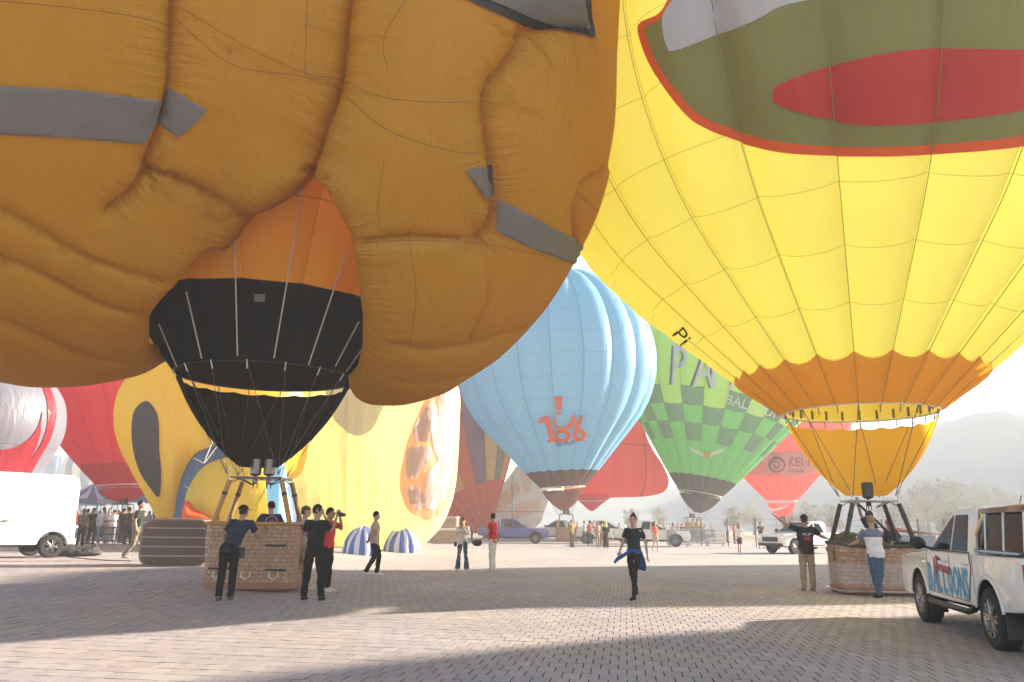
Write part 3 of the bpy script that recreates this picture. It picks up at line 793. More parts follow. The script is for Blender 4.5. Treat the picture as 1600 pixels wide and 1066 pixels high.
patch('cuff_stripe', [[(778, 310), (800, 322), (895, 372), (925, 385), (915, 425), (894, 412), (830, 388), (776, 362)]], obvh, m_gry, org, 0.05, 5)
patch('eye_outline', [smooth_line([(690, -20), (728, 0), (816, 38), (905, 55), (928, 60), (922, 20), (918, -40)], 4)], obvh, fabric('dark_outline_nylon', (0.03, 0.027, 0.03), 0.1), org, 0.05, 6)
patch('eye_white', [smooth_line([(720, -20), (740, -6), (820, 24), (900, 44), (919, 48), (912, 20), (906, -40)], 4)], obvh, m_gry, org, 0.09, 6)
SEAMS = [[(530, 124), (600, 152), (690, 160), (764, 158)], [(528, 124), (470, 112), (380, 70), (275, 8)], [(528, 128), (450, 116), (360, 100), (275, 30)], [(640, -10), (600, 60), (606, 110)], [(480, -10), (478, 60), (476, 118)], [(0, 2), (90, 10), (200, 24), (268, 40)],
  [(520, 130), (600, 200), (700, 235), (760, 240)], [(600, 250), (590, 330), (600, 378)], [(640, 380), (650, 460), (640, 540)], [(560, 380), (650, 376), (760, 382), (850, 400)]]
m_seam = plain('seam_thread', (0.20, 0.09, 0.015), 0.9)
# vertical lines over the cone
def onto(bvh, px, py, off=0.06):
    d = ray(px, py).normalized(); h = bvh.ray_cast(EYE, d)
    return (h[0] - d * off) if h[0] is not None else None
for sm_ in SEAMS:
    pp = [onto(obvh, q.x, q.y, 0.004) for q in resample(smooth_line(sm_, 5), 8)]; pp = [q - OB for q in pp if q is not None]
    if len(pp) > 2: MB().tube(pp, 0.005, 4).make('seam', m_seam, org)
for (x0, y0, x1, y1) in [(475, 285, 428, 560), (366, 352, 371, 556), (544, 386, 482, 570), (291, 456, 315, 560), (248, 506, 276, 573), (561, 502, 519, 582), (566, 545, 533, 592)]:
    pp = []
    for t in range(9):
        q = onto(ocbvh, x0 + (x1 - x0) * t / 8, y0 + (y1 - y0) * t / 8)
        if q is not None: pp.append(q - OB)
    if len(pp) > 1: MB().tube(pp, 0.014, 5).make('rope', m_rope, org)
for k in range(16):
    a = PH2 + R_(11) + 2 * PI * k / 16; s = 1 if math.cos(a) > 0 else -1; q = 1 if math.sin(a) > 0 else -1
    MB().tube([(1.95 * math.cos(a), 1.95 * math.sin(a), 4.65), (0.55 * s, 0.35 * q, 2.45)], 0.007, 4).make('load_cable', m_cable, org)
    MB().tube([(1.97 * math.cos(a), 1.97 * math.sin(a), 4.67), (1.88 * math.cos(a), 1.88 * math.sin(a), 4.5)], 0.014, 4).make('skirt_strap', m_tape, org)
q = onto(ocbvh, 405, 465, 0.03)
patch('vent_patch', [[(398, 459), (414, 459), (414, 471), (398, 471)]], ocbvh, m_gry, org, 0.03, 8)
# ------------------------------------------------------------------ background balloons
def inflated(name, outline, Y, front, back, mat, parent, smooth=5, n=96, rings=16, ribs=0, ribamp=0.05, wob=0.12, cen=None, ground=True):
    ol = smooth_loop(outline, smooth) if smooth else outline
    pts = [Vector(p) for p in ol]; L = [0]
    for i in range(len(pts)): L.append(L[-1] + (pts[(i + 1) % len(pts)] - pts[i]).length)
    res = []
    for k in range(n):
        s_ = L[-1] * k / n
        for i in range(len(pts)):
            if L[i + 1] >= s_: res.append(pts[i].lerp(pts[(i + 1) % len(pts)], (s_ - L[i]) / (L[i + 1] - L[i] + 1e-9))); break
    c = Vector(cen) if cen else sum(res, Vector((0, 0))) / len(res)
    vs, fs, uv = [], [], []
    seed = rnd.uniform(0, 99)
    def pos(q, s_, T):
        p = P(q.x, q.y, Y); h = T * max(0.0, 1 - s_ ** 2.4) ** 0.5
        if ribs: h *= 1 - ribamp + ribamp * abs(math.sin(PI * ribs * (q.x - c.x) / 300.0)) ** .6
        h += T * wob * 0.5 * noise.noise(Vector((p.x * .35 + seed, p.z * .35, T))) * (1 - s_ ** 3) + 0.04 * noise.noise(Vector((p.x * 1.7, p.z * .6, seed))) * (1 - s_ ** 3)
        p.y -= h; return p
    sl = [1 - (1 - k / rings) ** 1.6 for k in range(rings + 1)]
    for side, T in ((0, front), (1, -back)):
        b0 = len(vs)
        vs.append(pos(c, 0, T)); uv.append((c.x / 100, c.y / 100))
        for s_ in sl[1:]:
            for q in res:
                qq = c.lerp(q, s_); vs.append(pos(qq, s_, T)); uv.append((qq.x / 100, qq.y / 100))
        for k in range(n):
            k2 = (k + 1) % n
            fs.append((b0, b0 + 1 + k, b0 + 1 + k2) if side else (b0, b0 + 1 + k2, b0 + 1 + k))
            for j in range(rings - 1):
                a = b0 + 1 + j * n; d = a + n
                f = (a + k, a + k2, d + k2, d + k); fs.append(f if not side else tuple(reversed(f)))
    return mk(name, vs, fs, mat, parent, world=True, uv=uv)

def balloon(label, px, Y, R_m, beta, r0, z0, ng, mats, pick, tilt=(0, 0), step=1.6, bulge=0.04, phase=0.2, scoopmat=None, tip=None, group=None, name='hot_air_balloon', flat=1.0, tipr=0.4):
    X = (px - 796.5) / FPX * Y * CP
    root = thing(name, label, 'hot air balloon', (X, Y, gz(X, Y)), 0, group)
    root.rotation_euler = (tilt[1], tilt[0], 0)
    at, n = profile(R_m, beta, r0, z0, step, flat)
    g = gores(root, at, n, ng, mats, pick, bulge, phase, su=6, st=3)
    if scoopmat is not None:
        scoop(root, r0 * 0.96, z0 - 0.25, tipr, (tip if tip else z0 - 1.7), scoopmat, 0, 2 * PI, n=24, dip=0.04, nscal=12)
        MB().tube([(r0 * math.cos(2 * PI * k / 24), r0 * math.sin(2 * PI * k / 24), z0 - 0.02) for k in range(24)], 0.05, 4, closed=True).make('mouth_tape', m_tape, root)
    for k in range(8):
        a = 2 * PI * (k + .3) / 8
        MB().tube([(r0 * math.cos(a), r0 * math.sin(a), z0), (0.4 * math.cos(a), 0.3 * math.sin(a), 2.0)], 0.012, 3).make('load_cable', m_cable, root)
    return root, g, (at, n)
F = lambda key, c, t=0.5, **k: fabric(key, c, t, seams=(0.01, 0.006), **k)
f_blue = F('sky_blue_nylon', (0.30, 0.58, 0.76)); f_brown = F('brown_nylon', (0.12, 0.055, 0.045), 0.3)
blue, gb, _ = balloon('light blue balloon with orange red numeral 166 and brown skirt', 884, 64, 7.75, 40, 1.75, 4.3, 20, [f_brown, f_blue], lambda k, j: 0 if j == 0 else 1, tilt=(R_(-3), 0), bulge=0.05, scoopmat=f_brown, tip=2.5, tipr=.25)
bb = bvh_of(gb)
f_or = fabric('orange_red_print', (0.80, 0.12, 0.04), 0.35); f_nav = fabric('navy_print', (0.05, 0.06, 0.12), 0.2)
patch('number_print', [[(841, 658), (846, 650), (856, 647), (867, 682), (872, 683), (873, 688), (856, 690), (855, 685), (859, 684), (851, 657), (846, 660)]], bb, f_or, blue, 0.2, 3)
patch('number_print', [ellipse(879, 679, 11.5, 10.5, n=26), ellipse(879, 679, 5.2, 4.5, n=20)], bb, f_or, blue, 0.2, 3)
patch('number_print', [smooth_loop([(861, 652), (866, 666), (879, 671), (893, 664), (898, 648), (893, 647), (888, 659), (879, 664), (871, 660), (867, 650)], 3)], bb, f_or, blue, 0.24, 3)
patch('number_print', [ellipse(904, 678, 11.5, 10.5, n=26), ellipse(904, 678, 5, 4.5, n=20)], bb, f_or, blue, 0.2, 3)
patch('number_print', [[(893, 676), (896, 660), (905, 646), (912, 649), (904, 662), (901, 672)]], bb, f_or, blue, 0.24, 3)
patch('exclamation_print', [[(868, 618), (880, 618), (877, 640), (871, 640)]], bb, f_or, blue, 0.2, 3)
patch('exclamation_print', [ellipse(874.5, 645, 3.4, 3, n=12)], bb, f_or, blue, 0.2, 3)
patch_text('script_print', 'agad', 866, 694, 9, bb, f_nav, blue, shear=0.4, sx=1.2, off=0.14, cell=5)
# flame under the blue balloon
m_fl, nt, b = nodes('burner_flame'); b.inputs['Emission Color'].default_value = (1, 0.62, 0.22, 1); b.inputs['Emission Strength'].default_value = 9; b.inputs['Base Color'].default_value = (0.9, 0.5, 0.2, 1)
fl = MB().lathe([(0.02, 2.75), (0.16, 3.0), (0.22, 3.3), (0.14, 3.75), (0.02, 4.3)], (0, 0, 0), 12).make('burner_flame', m_fl, blue)

f_g1 = F('lime_nylon', (0.52, 0.74, 0.22)); f_g2 = F('mid_green_nylon', (0.20, 0.56, 0.22)); f_g3 = F('dark_green_nylon', (0.16, 0.30, 0.20), 0.35); f_dk = F('dark_brown_nylon', (0.085, 0.06, 0.045), 0.3)
def gpick(k, j):
    if j == 0: return 0
    if j in (1, 2): return 1
    if j == 3: return 2 if k % 2 else 1
    if j == 4: return 2 if k % 2 == 0 else 1 if k % 4 else 3
    if j == 5: return 2 if k % 2 else 3
    return 3
green, gg, _ = balloon('lime green balloon with dark checkered lower rows and white lettering', 1083, 77, 9.4, 36, 2.0, 4.5, 24, [f_dk, f_g2, f_g3, f_g1], gpick, tilt=(R_(10), 0), step=1.75, bulge=0.04, scoopmat=f_dk, tip=2.7, tipr=.3)
gbv = bvh_of(gg)
f_wp = fabric('white_print', (0.78, 0.78, 0.76), 0.4); f_dp = fabric('dark_green_print', (0.02, 0.07, 0.03), 0.2)
for ch, x, y, h in (('P', 1046, 600, 62), ('A', 1082, 603, 58), ('M', 1108, 606, 62)):
    patch_text('lettering', ch, x - 3, y, h, gbv, f_dp, green, rot=R_(3), sx=0.62, off=0.16, cell=4)
    patch_text('lettering', ch, x, y, h, gbv, f_wp, green, rot=R_(3), sx=0.62, off=0.22, cell=4)
patch_text('lettering', 'BALLOONS', 1133, 629, 15, gbv, f_wp, green, rot=R_(17), sx=0.92, off=0.13, cell=5)
for sgn in (-1, 1):
    patch('wing_emblem', [[(1105 + sgn * 4, 706), (1105 + sgn * 14, 703), (1105 + sgn * 26, 698), (1105 + sgn * 22, 705), (1105 + sgn * 12, 710), (1105 + sgn * 4, 712)]], gbv, f_wp, green, 0.2, 3)
patch('wing_emblem', [ellipse(1105, 708, 5, 5, n=12)], gbv, fabric('gold_print', (0.5, 0.35, 0.05), 0.2), green, 0.22, 3)

f_cr = F('coral_nylon', (0.95, 0.20, 0.17), 0.65)
cr_t = thing('hot_air_balloon', 'coral red half inflated balloon sagging between the blue and the green balloon', 'hot air balloon', P(925, 800, 86) * Vector((1, 1, 0)) if False else Vector((P(925, 800, 86).x, 86, 0)))
inflated('envelope', [(980, 600), (1012, 690), (1041, 740), (1041, 766), (1015, 775), (985, 777), (945, 778), (905, 779), (880, 768), (860, 720), (880, 640), (930, 590)], 86, 4.5, 4, f_cr, cr_t, smooth=3, ribs=9, ribamp=0.12)
inflated('skirt', [(898, 774), (925, 772), (956, 774), (940, 788), (925, 799), (911, 789)], 83.5, 1.2, 1, f_cr, cr_t, smooth=3, n=40, rings=6)
MB().tube([P(902, 782, 82.2) - cr_t.location, P(925, 784, 82) - cr_t.location, P(951, 781, 82.2) - cr_t.location], 0.06, 4).make('mouth_tape', m_tape, cr_t)

f_r = [F('plum_nylon', (0.28, 0.20, 0.32)), F('straw_nylon', (0.70, 0.60, 0.26)), F('moss_nylon', (0.27, 0.34, 0.22)), F('apricot_nylon', (0.78, 0.42, 0.18)), F('brick_red_nylon', (0.72, 0.16, 0.10))]
rain, rg, _ = balloon('tilted balloon with plum, straw, moss and apricot stripes over a brick red base', 762, 73, 9.0, 36, 0.85, 1.0, 20, f_r, lambda k, j: 4 if j < 2 else [4, 0, 1, 2, 3][k % 5], tilt=(R_(-24), R_(-10)), step=2.0, bulge=0.05, phase=0.0)
f_pc = F('peach_nylon', (0.95, 0.70, 0.55), 0.72); f_wh = F('white_nylon', (0.97, 0.95, 0.92), 0.72)
pe = thing('hot_air_balloon', 'white and peach balloon part inflated on the ground behind the blue pickup', 'hot air balloon', (P(805, 810, 80).x, 80, 0))
env = inflated('envelope', [(816, 722), (838, 742), (858, 770), (850, 800), (835, 826), (770, 826), (752, 812), (772, 775), (796, 744)], 80, 3.4, 3, f_wh, pe, smooth=2, ribs=12, ribamp=0.08)
def recolour(o, loops, mat):
    o.data.materials.append(mat); mi = len(o.data.materials) - 1; M = o.parent.location if o.parent else Vector()
    for lp in loops:
        A = np.array(lp, float); E0, E1 = A, np.roll(A, -1, 0); cs = []
        for f in o.data.polygons:
            d = f.center + M - EYE; w_ = d.y * CP + d.z * SP; u, v = d.x / w_, (-d.y * SP + d.z * CP) / w_
            u, v = u * math.cos(ROLL) + v * math.sin(ROLL), -u * math.sin(ROLL) + v * math.cos(ROLL); cs.append((800 + FPX * u, 533 - FPX * v))
        ins = inside_edges(np.array(cs), E0, E1)
        for f, q in zip(o.data.polygons, ins):
            if q: f.material_index = mi
recolour(env, [[(762, 790), (806, 752), (815, 765), (785, 800), (765, 805)], [(812, 735), (832, 745), (828, 770), (818, 772)], [(806, 790), (845, 776), (842, 800), (800, 812)]], f_pc)
f_pr = F('faded_red_nylon', (0.88, 0.22, 0.20), 0.6)
pale, pg, _ = balloon('pale red balloon fading in the haze with a white logo band', 1224, 88, 7.6, 40, 1.6, 4.2, 20, [f_pr, F('faded_grey_nylon', (0.35, 0.28, 0.30))], lambda k, j: 1 if j == 8 else 0, tilt=(R_(0), 0), bulge=0.045, scoopmat=f_pr, tip=2.4)
pbv = bvh_of(pg)
patch('logo_band', [[(1130, 707), (1180, 704), (1240, 704), (1300, 707), (1300, 742), (1240, 743), (1180, 743), (1130, 740)]], pbv, f_wh, pale, 0.16, 6)
m_pr = fabric('grey_print', (0.12, 0.10, 0.12), 0.2)
patch('swirl_emblem', [ellipse(1213, 724, 13, 13, n=28), ellipse(1214, 725, 9.5, 9.5, n=28)], pbv, m_pr, pale, 0.24, 4)
patch('swirl_emblem', [ellipse(1213, 724, 6.5, 6.5, n=20), ellipse(1214, 724, 4, 4, n=20)], pbv, m_pr, pale, 0.24, 4)
patch_text('lettering', 'KEL KAR', 1232, 726, 13, pbv, m_pr, pale, sx=0.8, off=0.24, cell=4)
patch_text('lettering', 'INSAAT', 1232, 736, 5, pbv, m_pr, pale, sx=1.0, off=0.24, cell=4)

f_rd = F('crimson_nylon', (0.78, 0.045, 0.08), 0.55); f_rd2 = F('dark_crimson_nylon', (0.56, 0.03, 0.045), 0.45)
redl, gl, _ = balloon('plain crimson balloon hanging between the white van and the yellow character', 192, 52, 7.8, 39, 1.6, 3.3, 20, [f_rd2, f_rd], lambda k, j: 0 if j < 1 else 1, tilt=(R_(-3), 0), bulge=0.035, scoopmat=f_rd2, tip=2.2, tipr=.2)

f_gw = F('pale_grey_nylon', (0.24, 0.23, 0.28), 0.4)
sw = thing('hot_air_balloon', 'pale grey balloon with red crescent swoosh behind the white van', 'hot air balloon', (P(-20, 810, 42).x, 42, 0.2))
env = inflated('envelope', [(-150, 560), (-60, 535), (0, 545), (50, 572), (80, 606), (88, 640), (82, 680), (62, 715), (45, 745), (20, 800), (-100, 800), (-180, 720), (-190, 620)], 42, 4.5, 4, f_gw, sw, smooth=4)
sb = bvh_of([env])
patch('red_border', [smooth_line([(60, 586), (76, 604), (87, 640), (80, 680), (62, 714), (44, 745), (30, 760), (36, 735), (60, 700), (72, 668), (73, 630), (66, 606)], 4)], sb, f_rd, sw, 0.05, 8)
patch('red_swoosh', [smooth_line([(66, 640), (58, 668), (42, 688), (20, 699), (0, 702), (-60, 700), (-60, 745), (-10, 748), (30, 738), (50, 712), (62, 680)], 4)], sb, f_rd, sw, 0.05, 8)

dist1, _, _ = balloon('small distant white and blue grey balloon right of the white van roof', 128, 150, 4.2, 38, 0.9, 4.6, 16, [F('distant_blue_nylon', (0.3, 0.38, 0.5)), F('distant_cream_nylon', (0.8, 0.74, 0.62))], lambda k, j: k % 2, tilt=(0, 0), step=2.2, group='distant balloons at the left')
dist2, _, _ = balloon('tiny distant blue grey balloon just above the white van roof', 78, 210, 4.0, 38, 0.9, 8, 16, [MC['distant_blue_nylon']], lambda k, j: 0, step=2.5, group='distant balloons at the left')

# ---- yellow character with a dark oval eye
ch = thing('character_balloon', 'yellow character balloon with a dark oval eye and blue grey ring', 'hot air balloon', (P(300, 850, 38).x, 38, 0.4))
f_y2 = fabric('golden_nylon', (0.92, 0.68, 0.06), 0.55, bump=0.5); f_bg = fabric('slate_blue_nylon', (0.10, 0.16, 0.30), 0.35, bump=0.5); f_or2 = fabric('flame_orange_nylon', (0.85, 0.14, 0.02), 0.5, bump=0.6)
env = inflated('body', [(330, 520), (270, 545), (222, 578), (196, 612), (188, 655), (196, 700), (220, 748), (244, 790), (262, 830), (270, 868), (300, 868), (318, 800), (345, 740), (400, 740), (470, 740), (480, 600), (440, 530)], 38, 3.2, 2.5, f_y2, ch, smooth=4, n=140, rings=22, cen=(320, 690))
eb = bvh_of([env])
patch('dark_eye', [smooth_loop([(229, 627), (243, 640), (249, 660), (250, 700), (253, 740), (250, 776), (236, 762), (219, 735), (209, 700), (207, 665), (212, 640)], 5)], eb, fabric('charcoal_nylon', (0.05, 0.035, 0.035), 0.2), ch, 0.05, 8)
inflated('ring', [(276, 868), (277, 800), (285, 752), (303, 715), (330, 688), (365, 676), (410, 690), (445, 730), (455, 868)], 35.8, 1.6, 1.2, f_bg, ch, smooth=4, cen=(365, 790))
dsc = inflated('disc', [(292, 780), (303, 752), (322, 728), (352, 716), (392, 714), (424, 728), (440, 760), (440, 868), (300, 868), (297, 820)], 34.6, 1.3, 1.0, f_y2, ch, smooth=4, cen=(365, 790))
inflated('flap', [(290, 785), (304, 796), (325, 806), (344, 822), (346, 868), (288, 868)], 33.0, 0.8, 0.5, f_or2, ch, smooth=3, n=60)
for a, c in (((333, 688), (318, 724)), ((345, 690), (319, 724)), ((303, 716), (318, 724)), ((289, 760), (302, 768)), ((352, 716), (330, 800)), ((392, 714), (430, 800))):
    MB().tube([P(a[0], a[1], 33.9) - ch.location, P(c[0], c[1], 33.6) - ch.location], 0.018, 4).make('cord', m_rope, ch)

# ---- sunlit yellow character being inflated
lt = thing('character_balloon', 'bright sunlit yellow character balloon with an orange edged grey oval, standing on the ground', 'hot air balloon', (P(570, 850, 42).x, 42, 0))
f_ly = fabric('lemon_nylon', (0.97, 0.93, 0.55), 0.72, bump=0.6)
env = inflated('body', [(425, 560), (560, 540), (680, 560), (716, 605), (718, 660), (714, 740), (706, 785), (690, 822), (668, 846), (650, 861), (600, 864), (520, 866), (440, 868), (418, 800), (415, 680)], 42, 3.0, 3.0, f_ly, lt, smooth=4, ribs=14, ribamp=0.10, n=140, rings=24, wob=0.5)
lb = bvh_of([env])
f_gs = fabric('silver_grey_nylon', (0.55, 0.50, 0.48), 0.45, bump=0.6); f_ro = fabric('salmon_nylon', (0.88, 0.42, 0.30), 0.5, bump=0.6); f_lg = fabric('light_grey_nylon', (0.72, 0.68, 0.66), 0.5, bump=0.8)
patch('grey_oval', [smooth_loop([(512, 600), (515, 640), (530, 665), (555, 681), (580, 672), (598, 640), (606, 600), (560, 580)], 5)], lb, f_gs, lt, 0.06, 8)
patch('oval_edge', [smooth_loop([(700, 600), (680, 610), (658, 635), (642, 675), (630, 715), (624, 752), (630, 785), (645, 803), (668, 812), (688, 800), (703, 765), (711, 720), (716, 660), (716, 610)], 5)], lb, f_ro, lt, 0.06, 8)
patch('oval_fill', [smooth_loop([(706, 606), (684, 622), (672, 660), (676, 700), (682, 720), (664, 745), (662, 785), (676, 796), (692, 778), (703, 735), (709, 680), (713, 620)], 4)], lb, f_lg, lt, 0.10, 8)
patch('oval_fill', [smooth_loop([(664, 640), (676, 628), (672, 668), (668, 690), (646, 686), (650, 660)], 4)], lb, f_gs, lt, 0.10, 8)
patch('oval_fill', [smooth_loop([(640, 760), (656, 764), (664, 788), (654, 796), (640, 784)], 4)], lb, f_gs, lt, 0.10, 8)
patch('oval_fill', [smooth_loop([(640, 700), (672, 700), (668, 722), (652, 740), (636, 748), (634, 722)], 4)], lb, f_gs, lt, 0.10, 8)
inflated('blue_panel', [(418, 735), (430, 722), (446, 730), (448, 800), (444, 868), (424, 872), (420, 800)], 33.2, 0.5, 0.4, fabric('ice_blue_nylon', (0.35, 0.62, 0.80), 0.5), lt, smooth=3, n=60)
f_bl = fabric('striped_blue_nylon', (0.10, 0.17, 0.50), 0.3); f_bw = fabric('striped_white_nylon', (0.72, 0.76, 0.85), 0.4)
for (cx, cy, r, hh, lab) in ((566, 866, 27, 42, 'left'), (627, 863, 26, 34, 'right')):
    p = G(cx, cy); rr = r / FPX * p.y; hz = hh / FPX * p.y
    ft = thing('fan_cover', 'larger blue and white striped cloth dome left of the man with hands behind back' if lab == 'left' else 'smaller blue and white striped cloth dome right of the man with hands behind back', 'cloth dome', (p.x, p.y - 0.2, 0), 0, 'striped cloth domes')
    for k in range(20):
        vs, fs = [], []
        for j in range(7):
            b_ = PI / 2 * j / 6
            for i in range(3):
                a = 2 * PI * (k + i / 2) / 20; q = (1 + (0.06 if i == 1 else 0)) * math.cos(b_)
                w_ = 1 + .16 * noise.noise(Vector((math.cos(a) * 2.2, math.sin(a) * 2.2, b_ * 1.5 + cx))); vs.append((rr * q * w_ * math.cos(a), rr * .8 * q * w_ * math.sin(a), hz * math.sin(b_) * w_ + 0.02))
        for j in range(6):
            for i in range(2): fs.append((j * 3 + i, j * 3 + i + 1, j * 3 + i + 4, j * 3 + i + 3))
        mk('stripe', vs, fs, f_bl if k % 2 else f_bw, ft)

# ---- two balloons standing to the right, just outside the picture; their long shadows cross the square
f_sh = F('teal_nylon', (0.05, 0.30, 0.32), 0.3)
def off_balloon(label, X, Y, R_m, z0, ht):
    root = thing('hot_air_balloon', label, 'hot air balloon', (X, Y, 0))
    at, n = profile(R_m, 42, 1.7, z0, 2.0)
    gores(root, at, n, 16, [f_sh, f_rd], lambda k, j: (k // 2 + j // 3) % 2, 0.04, 0, su=5, st=2)
    return root
OFF = [(50, 41.5, 7.0, 4), (51, 23, 7.0, 1.5)]
off_balloon('teal and crimson balloon standing far to the right of the yellow balloon', 50, 40.3, 7.0, 4, 0)
off_balloon('teal and crimson balloon nearer on the right, beyond the white pickup', 51, 23.5, 7.5, 1.5, 0)
# ------------------------------------------------------------------ people
def remesh(name, mb, vox, fold=0.0, seed=0.0, sm=1):
    me = bpy.data.meshes.new('t'); me.from_pydata(mb.v, [], mb.f)
    bm = bmesh.new(); bm.from_mesh(me); bmesh.ops.recalc_face_normals(bm, faces=bm.faces[:]); bm.to_mesh(me); bm.free()
    ob = bpy.data.objects.new('t', me); COL.objects.link(ob)
    md = ob.modifiers.new('r', 'REMESH'); md.mode = 'VOXEL'; md.voxel_size = vox
    dg = bpy.context.evaluated_depsgraph_get(); ev = ob.evaluated_get(dg)
    out = bpy.data.meshes.new_from_object(ev); out.name = name
    bpy.data.objects.remove(ob); bpy.data.meshes.remove(me)
    bm = bmesh.new(); bm.from_mesh(out)
    for _ in range(sm): bmesh.ops.smooth_vert(bm, verts=bm.verts[:], factor=0.5, use_axis_x=True, use_axis_y=True, use_axis_z=True)
    bm.normal_update()
    if fold:
        for v in bm.verts:
            p = v.co; q = 0.6 * noise.noise(Vector((p.x * 6 + seed, p.y * 6, p.z * 11))) + 0.5 * (0.3 - abs(noise.noise(Vector((p.x * 9 + p.z * 5, p.y * 9 + seed, p.z * 14)))))
            v.co = p + v.normal * fold * q
    bm.to_mesh(out); bm.free()
    out.polygons.foreach_set('use_smooth', [True] * len(out.polygons)); return out
def ring(c, rx, ry, t=Vector((0, 0, 1)), xa=Vector((1, 0, 0)), n=12):
    t = Vector(t).normalized(); xa = (Vector(xa) - t * t.dot(Vector(xa))).normalized(); ya = t.cross(xa)
    return [Vector(c) + xa * (rx * math.cos(2 * PI * k / n)) + ya * (ry * math.sin(2 * PI * k / n)) for k in range(n)]
V3 = Vector
def pose_of(arms=('down', 'down'), legs='stand', lean=(0, 0), twist=0, sit=None):
    """joint positions for a 1.75 m person facing -Y; side +1 is the person's left (+x)"""
    J = {}
    lx, ly = lean
    J['pel'] = V3((0, 0, .95)); J['waist'] = V3((lx * .35, ly * .35, 1.10)); J['chest'] = V3((lx * .8, ly * .8, 1.30)); J['neck'] = V3((lx, ly, 1.47)); J['head'] = V3((lx * 1.05, ly * 1.12 - .015, 1.635))
    for s in (1, -1):
        a = arms[0] if s == 1 else arms[1]
        sh = V3((lx * .95 + s * .185, ly * .95, 1.425)); J['sh', s] = sh
        A = {'down': ((.05, .02, -.29), (.055, -.05, -.55)), 'bent': ((.06, .04, -.28), (.0, -.18, -.38)), 'back': ((.07, .10, -.27), (-.12, .17, -.46)),
             'eyes': ((.05, -.20, -.12), (-.11, -.20, .16)), 'phone': ((.06, -.14, -.22), (-.10, -.30, -.06)), 'rail': ((.12, -.12, -.25), (.16, -.34, -.30)),
             'wide': ((.20, -.10, -.16), (.38, -.22, -.22)), 'raise': ((.16, -.08, .22), (.30, -.14, .46)), 'raise_out': ((.24, -.02, .10), (.44, -.06, .26)), 'overhead': ((.05, -.10, .26), (.02, -.16, .52)),
             'swing_f': ((.05, -.08, -.27), (.04, -.26, -.44)), 'swing_b': ((.06, .12, -.27), (.07, .16, -.52)), 'cross': ((.04, -.12, -.26), (-.26, -.20, -.20)), 'face': ((.03, -.22, -.16), (-.12, -.22, .12)),
             'hip': ((.20, .06, -.22), (.03, .0, -.44))}[a]
        J['el', s] = sh + V3((s * A[0][0], A[0][1], A[0][2])); J['wr', s] = sh + V3((s * A[1][0], A[1][1], A[1][2]))
        Lg = {'stand': ((.10, -.01, .50), (.11, .01, .085)), 'apart': ((.13, -.02, .50), (.17, .0, .085)), 'close': ((.085, -.02, .5), (.08, 0, .085)),
              'stride': ((.09, -.17 if s == 1 else .06, .53 if s == 1 else .50), (.09, -.22 if s == 1 else .30, .09 if s == 1 else .16)),
              'walk': ((.09, -.13 if s == 1 else -.02, .52), (.09, -.08 if s == 1 else .20, .085 if s == 1 else .12)),
              'relax': ((.10 if s == 1 else .13, -.02 if s == 1 else -.12, .5), (.10 if s == 1 else .17, .01 if s == 1 else -.10, .085)),
              'crossed': ((.05, -.03 if s == 1 else .03, .5), (-.05, -.06 if s == 1 else .06, .085)),
              'forward': ((.10, .02, .52), (.10, .17 if s == 1 else .10, .085))}[legs]
        J['hip', s] = V3((s * .088, 0, .92)); J['kn', s] = V3((s * Lg[0][0], Lg[0][1], Lg[0][2])); J['an', s] = V3((s * Lg[1][0], Lg[1][1], Lg[1][2]))
    return J
def torso_rings(J, e, fem=0.0, top=True, z0=-.06):
    w_ = 1 - .08 * fem
    R = [(J['pel'] + V3((0, 0, z0)), .150 + .012 * fem, .105), (J['pel'] + V3((0, 0, .03)), .158, .112), (J['waist'], .140 * w_, .098), ((J['waist'] + J['chest']) / 2, .152 * w_, .108), (J['chest'], .172 * w_, .120), (J['neck'] - V3((0, 0, .07)), .165 * w_, .095), (J['neck'] - V3((0, 0, .015)), .085, .068)]
    if top: R.append((J['neck'] + V3((0, 0, .03)), .058, .058))
    return [ring(c, a + e, b_ + e) for c, a, b_ in R]
def limb(mb, pts, rad, n=10): mb.tube(pts, rad, n)
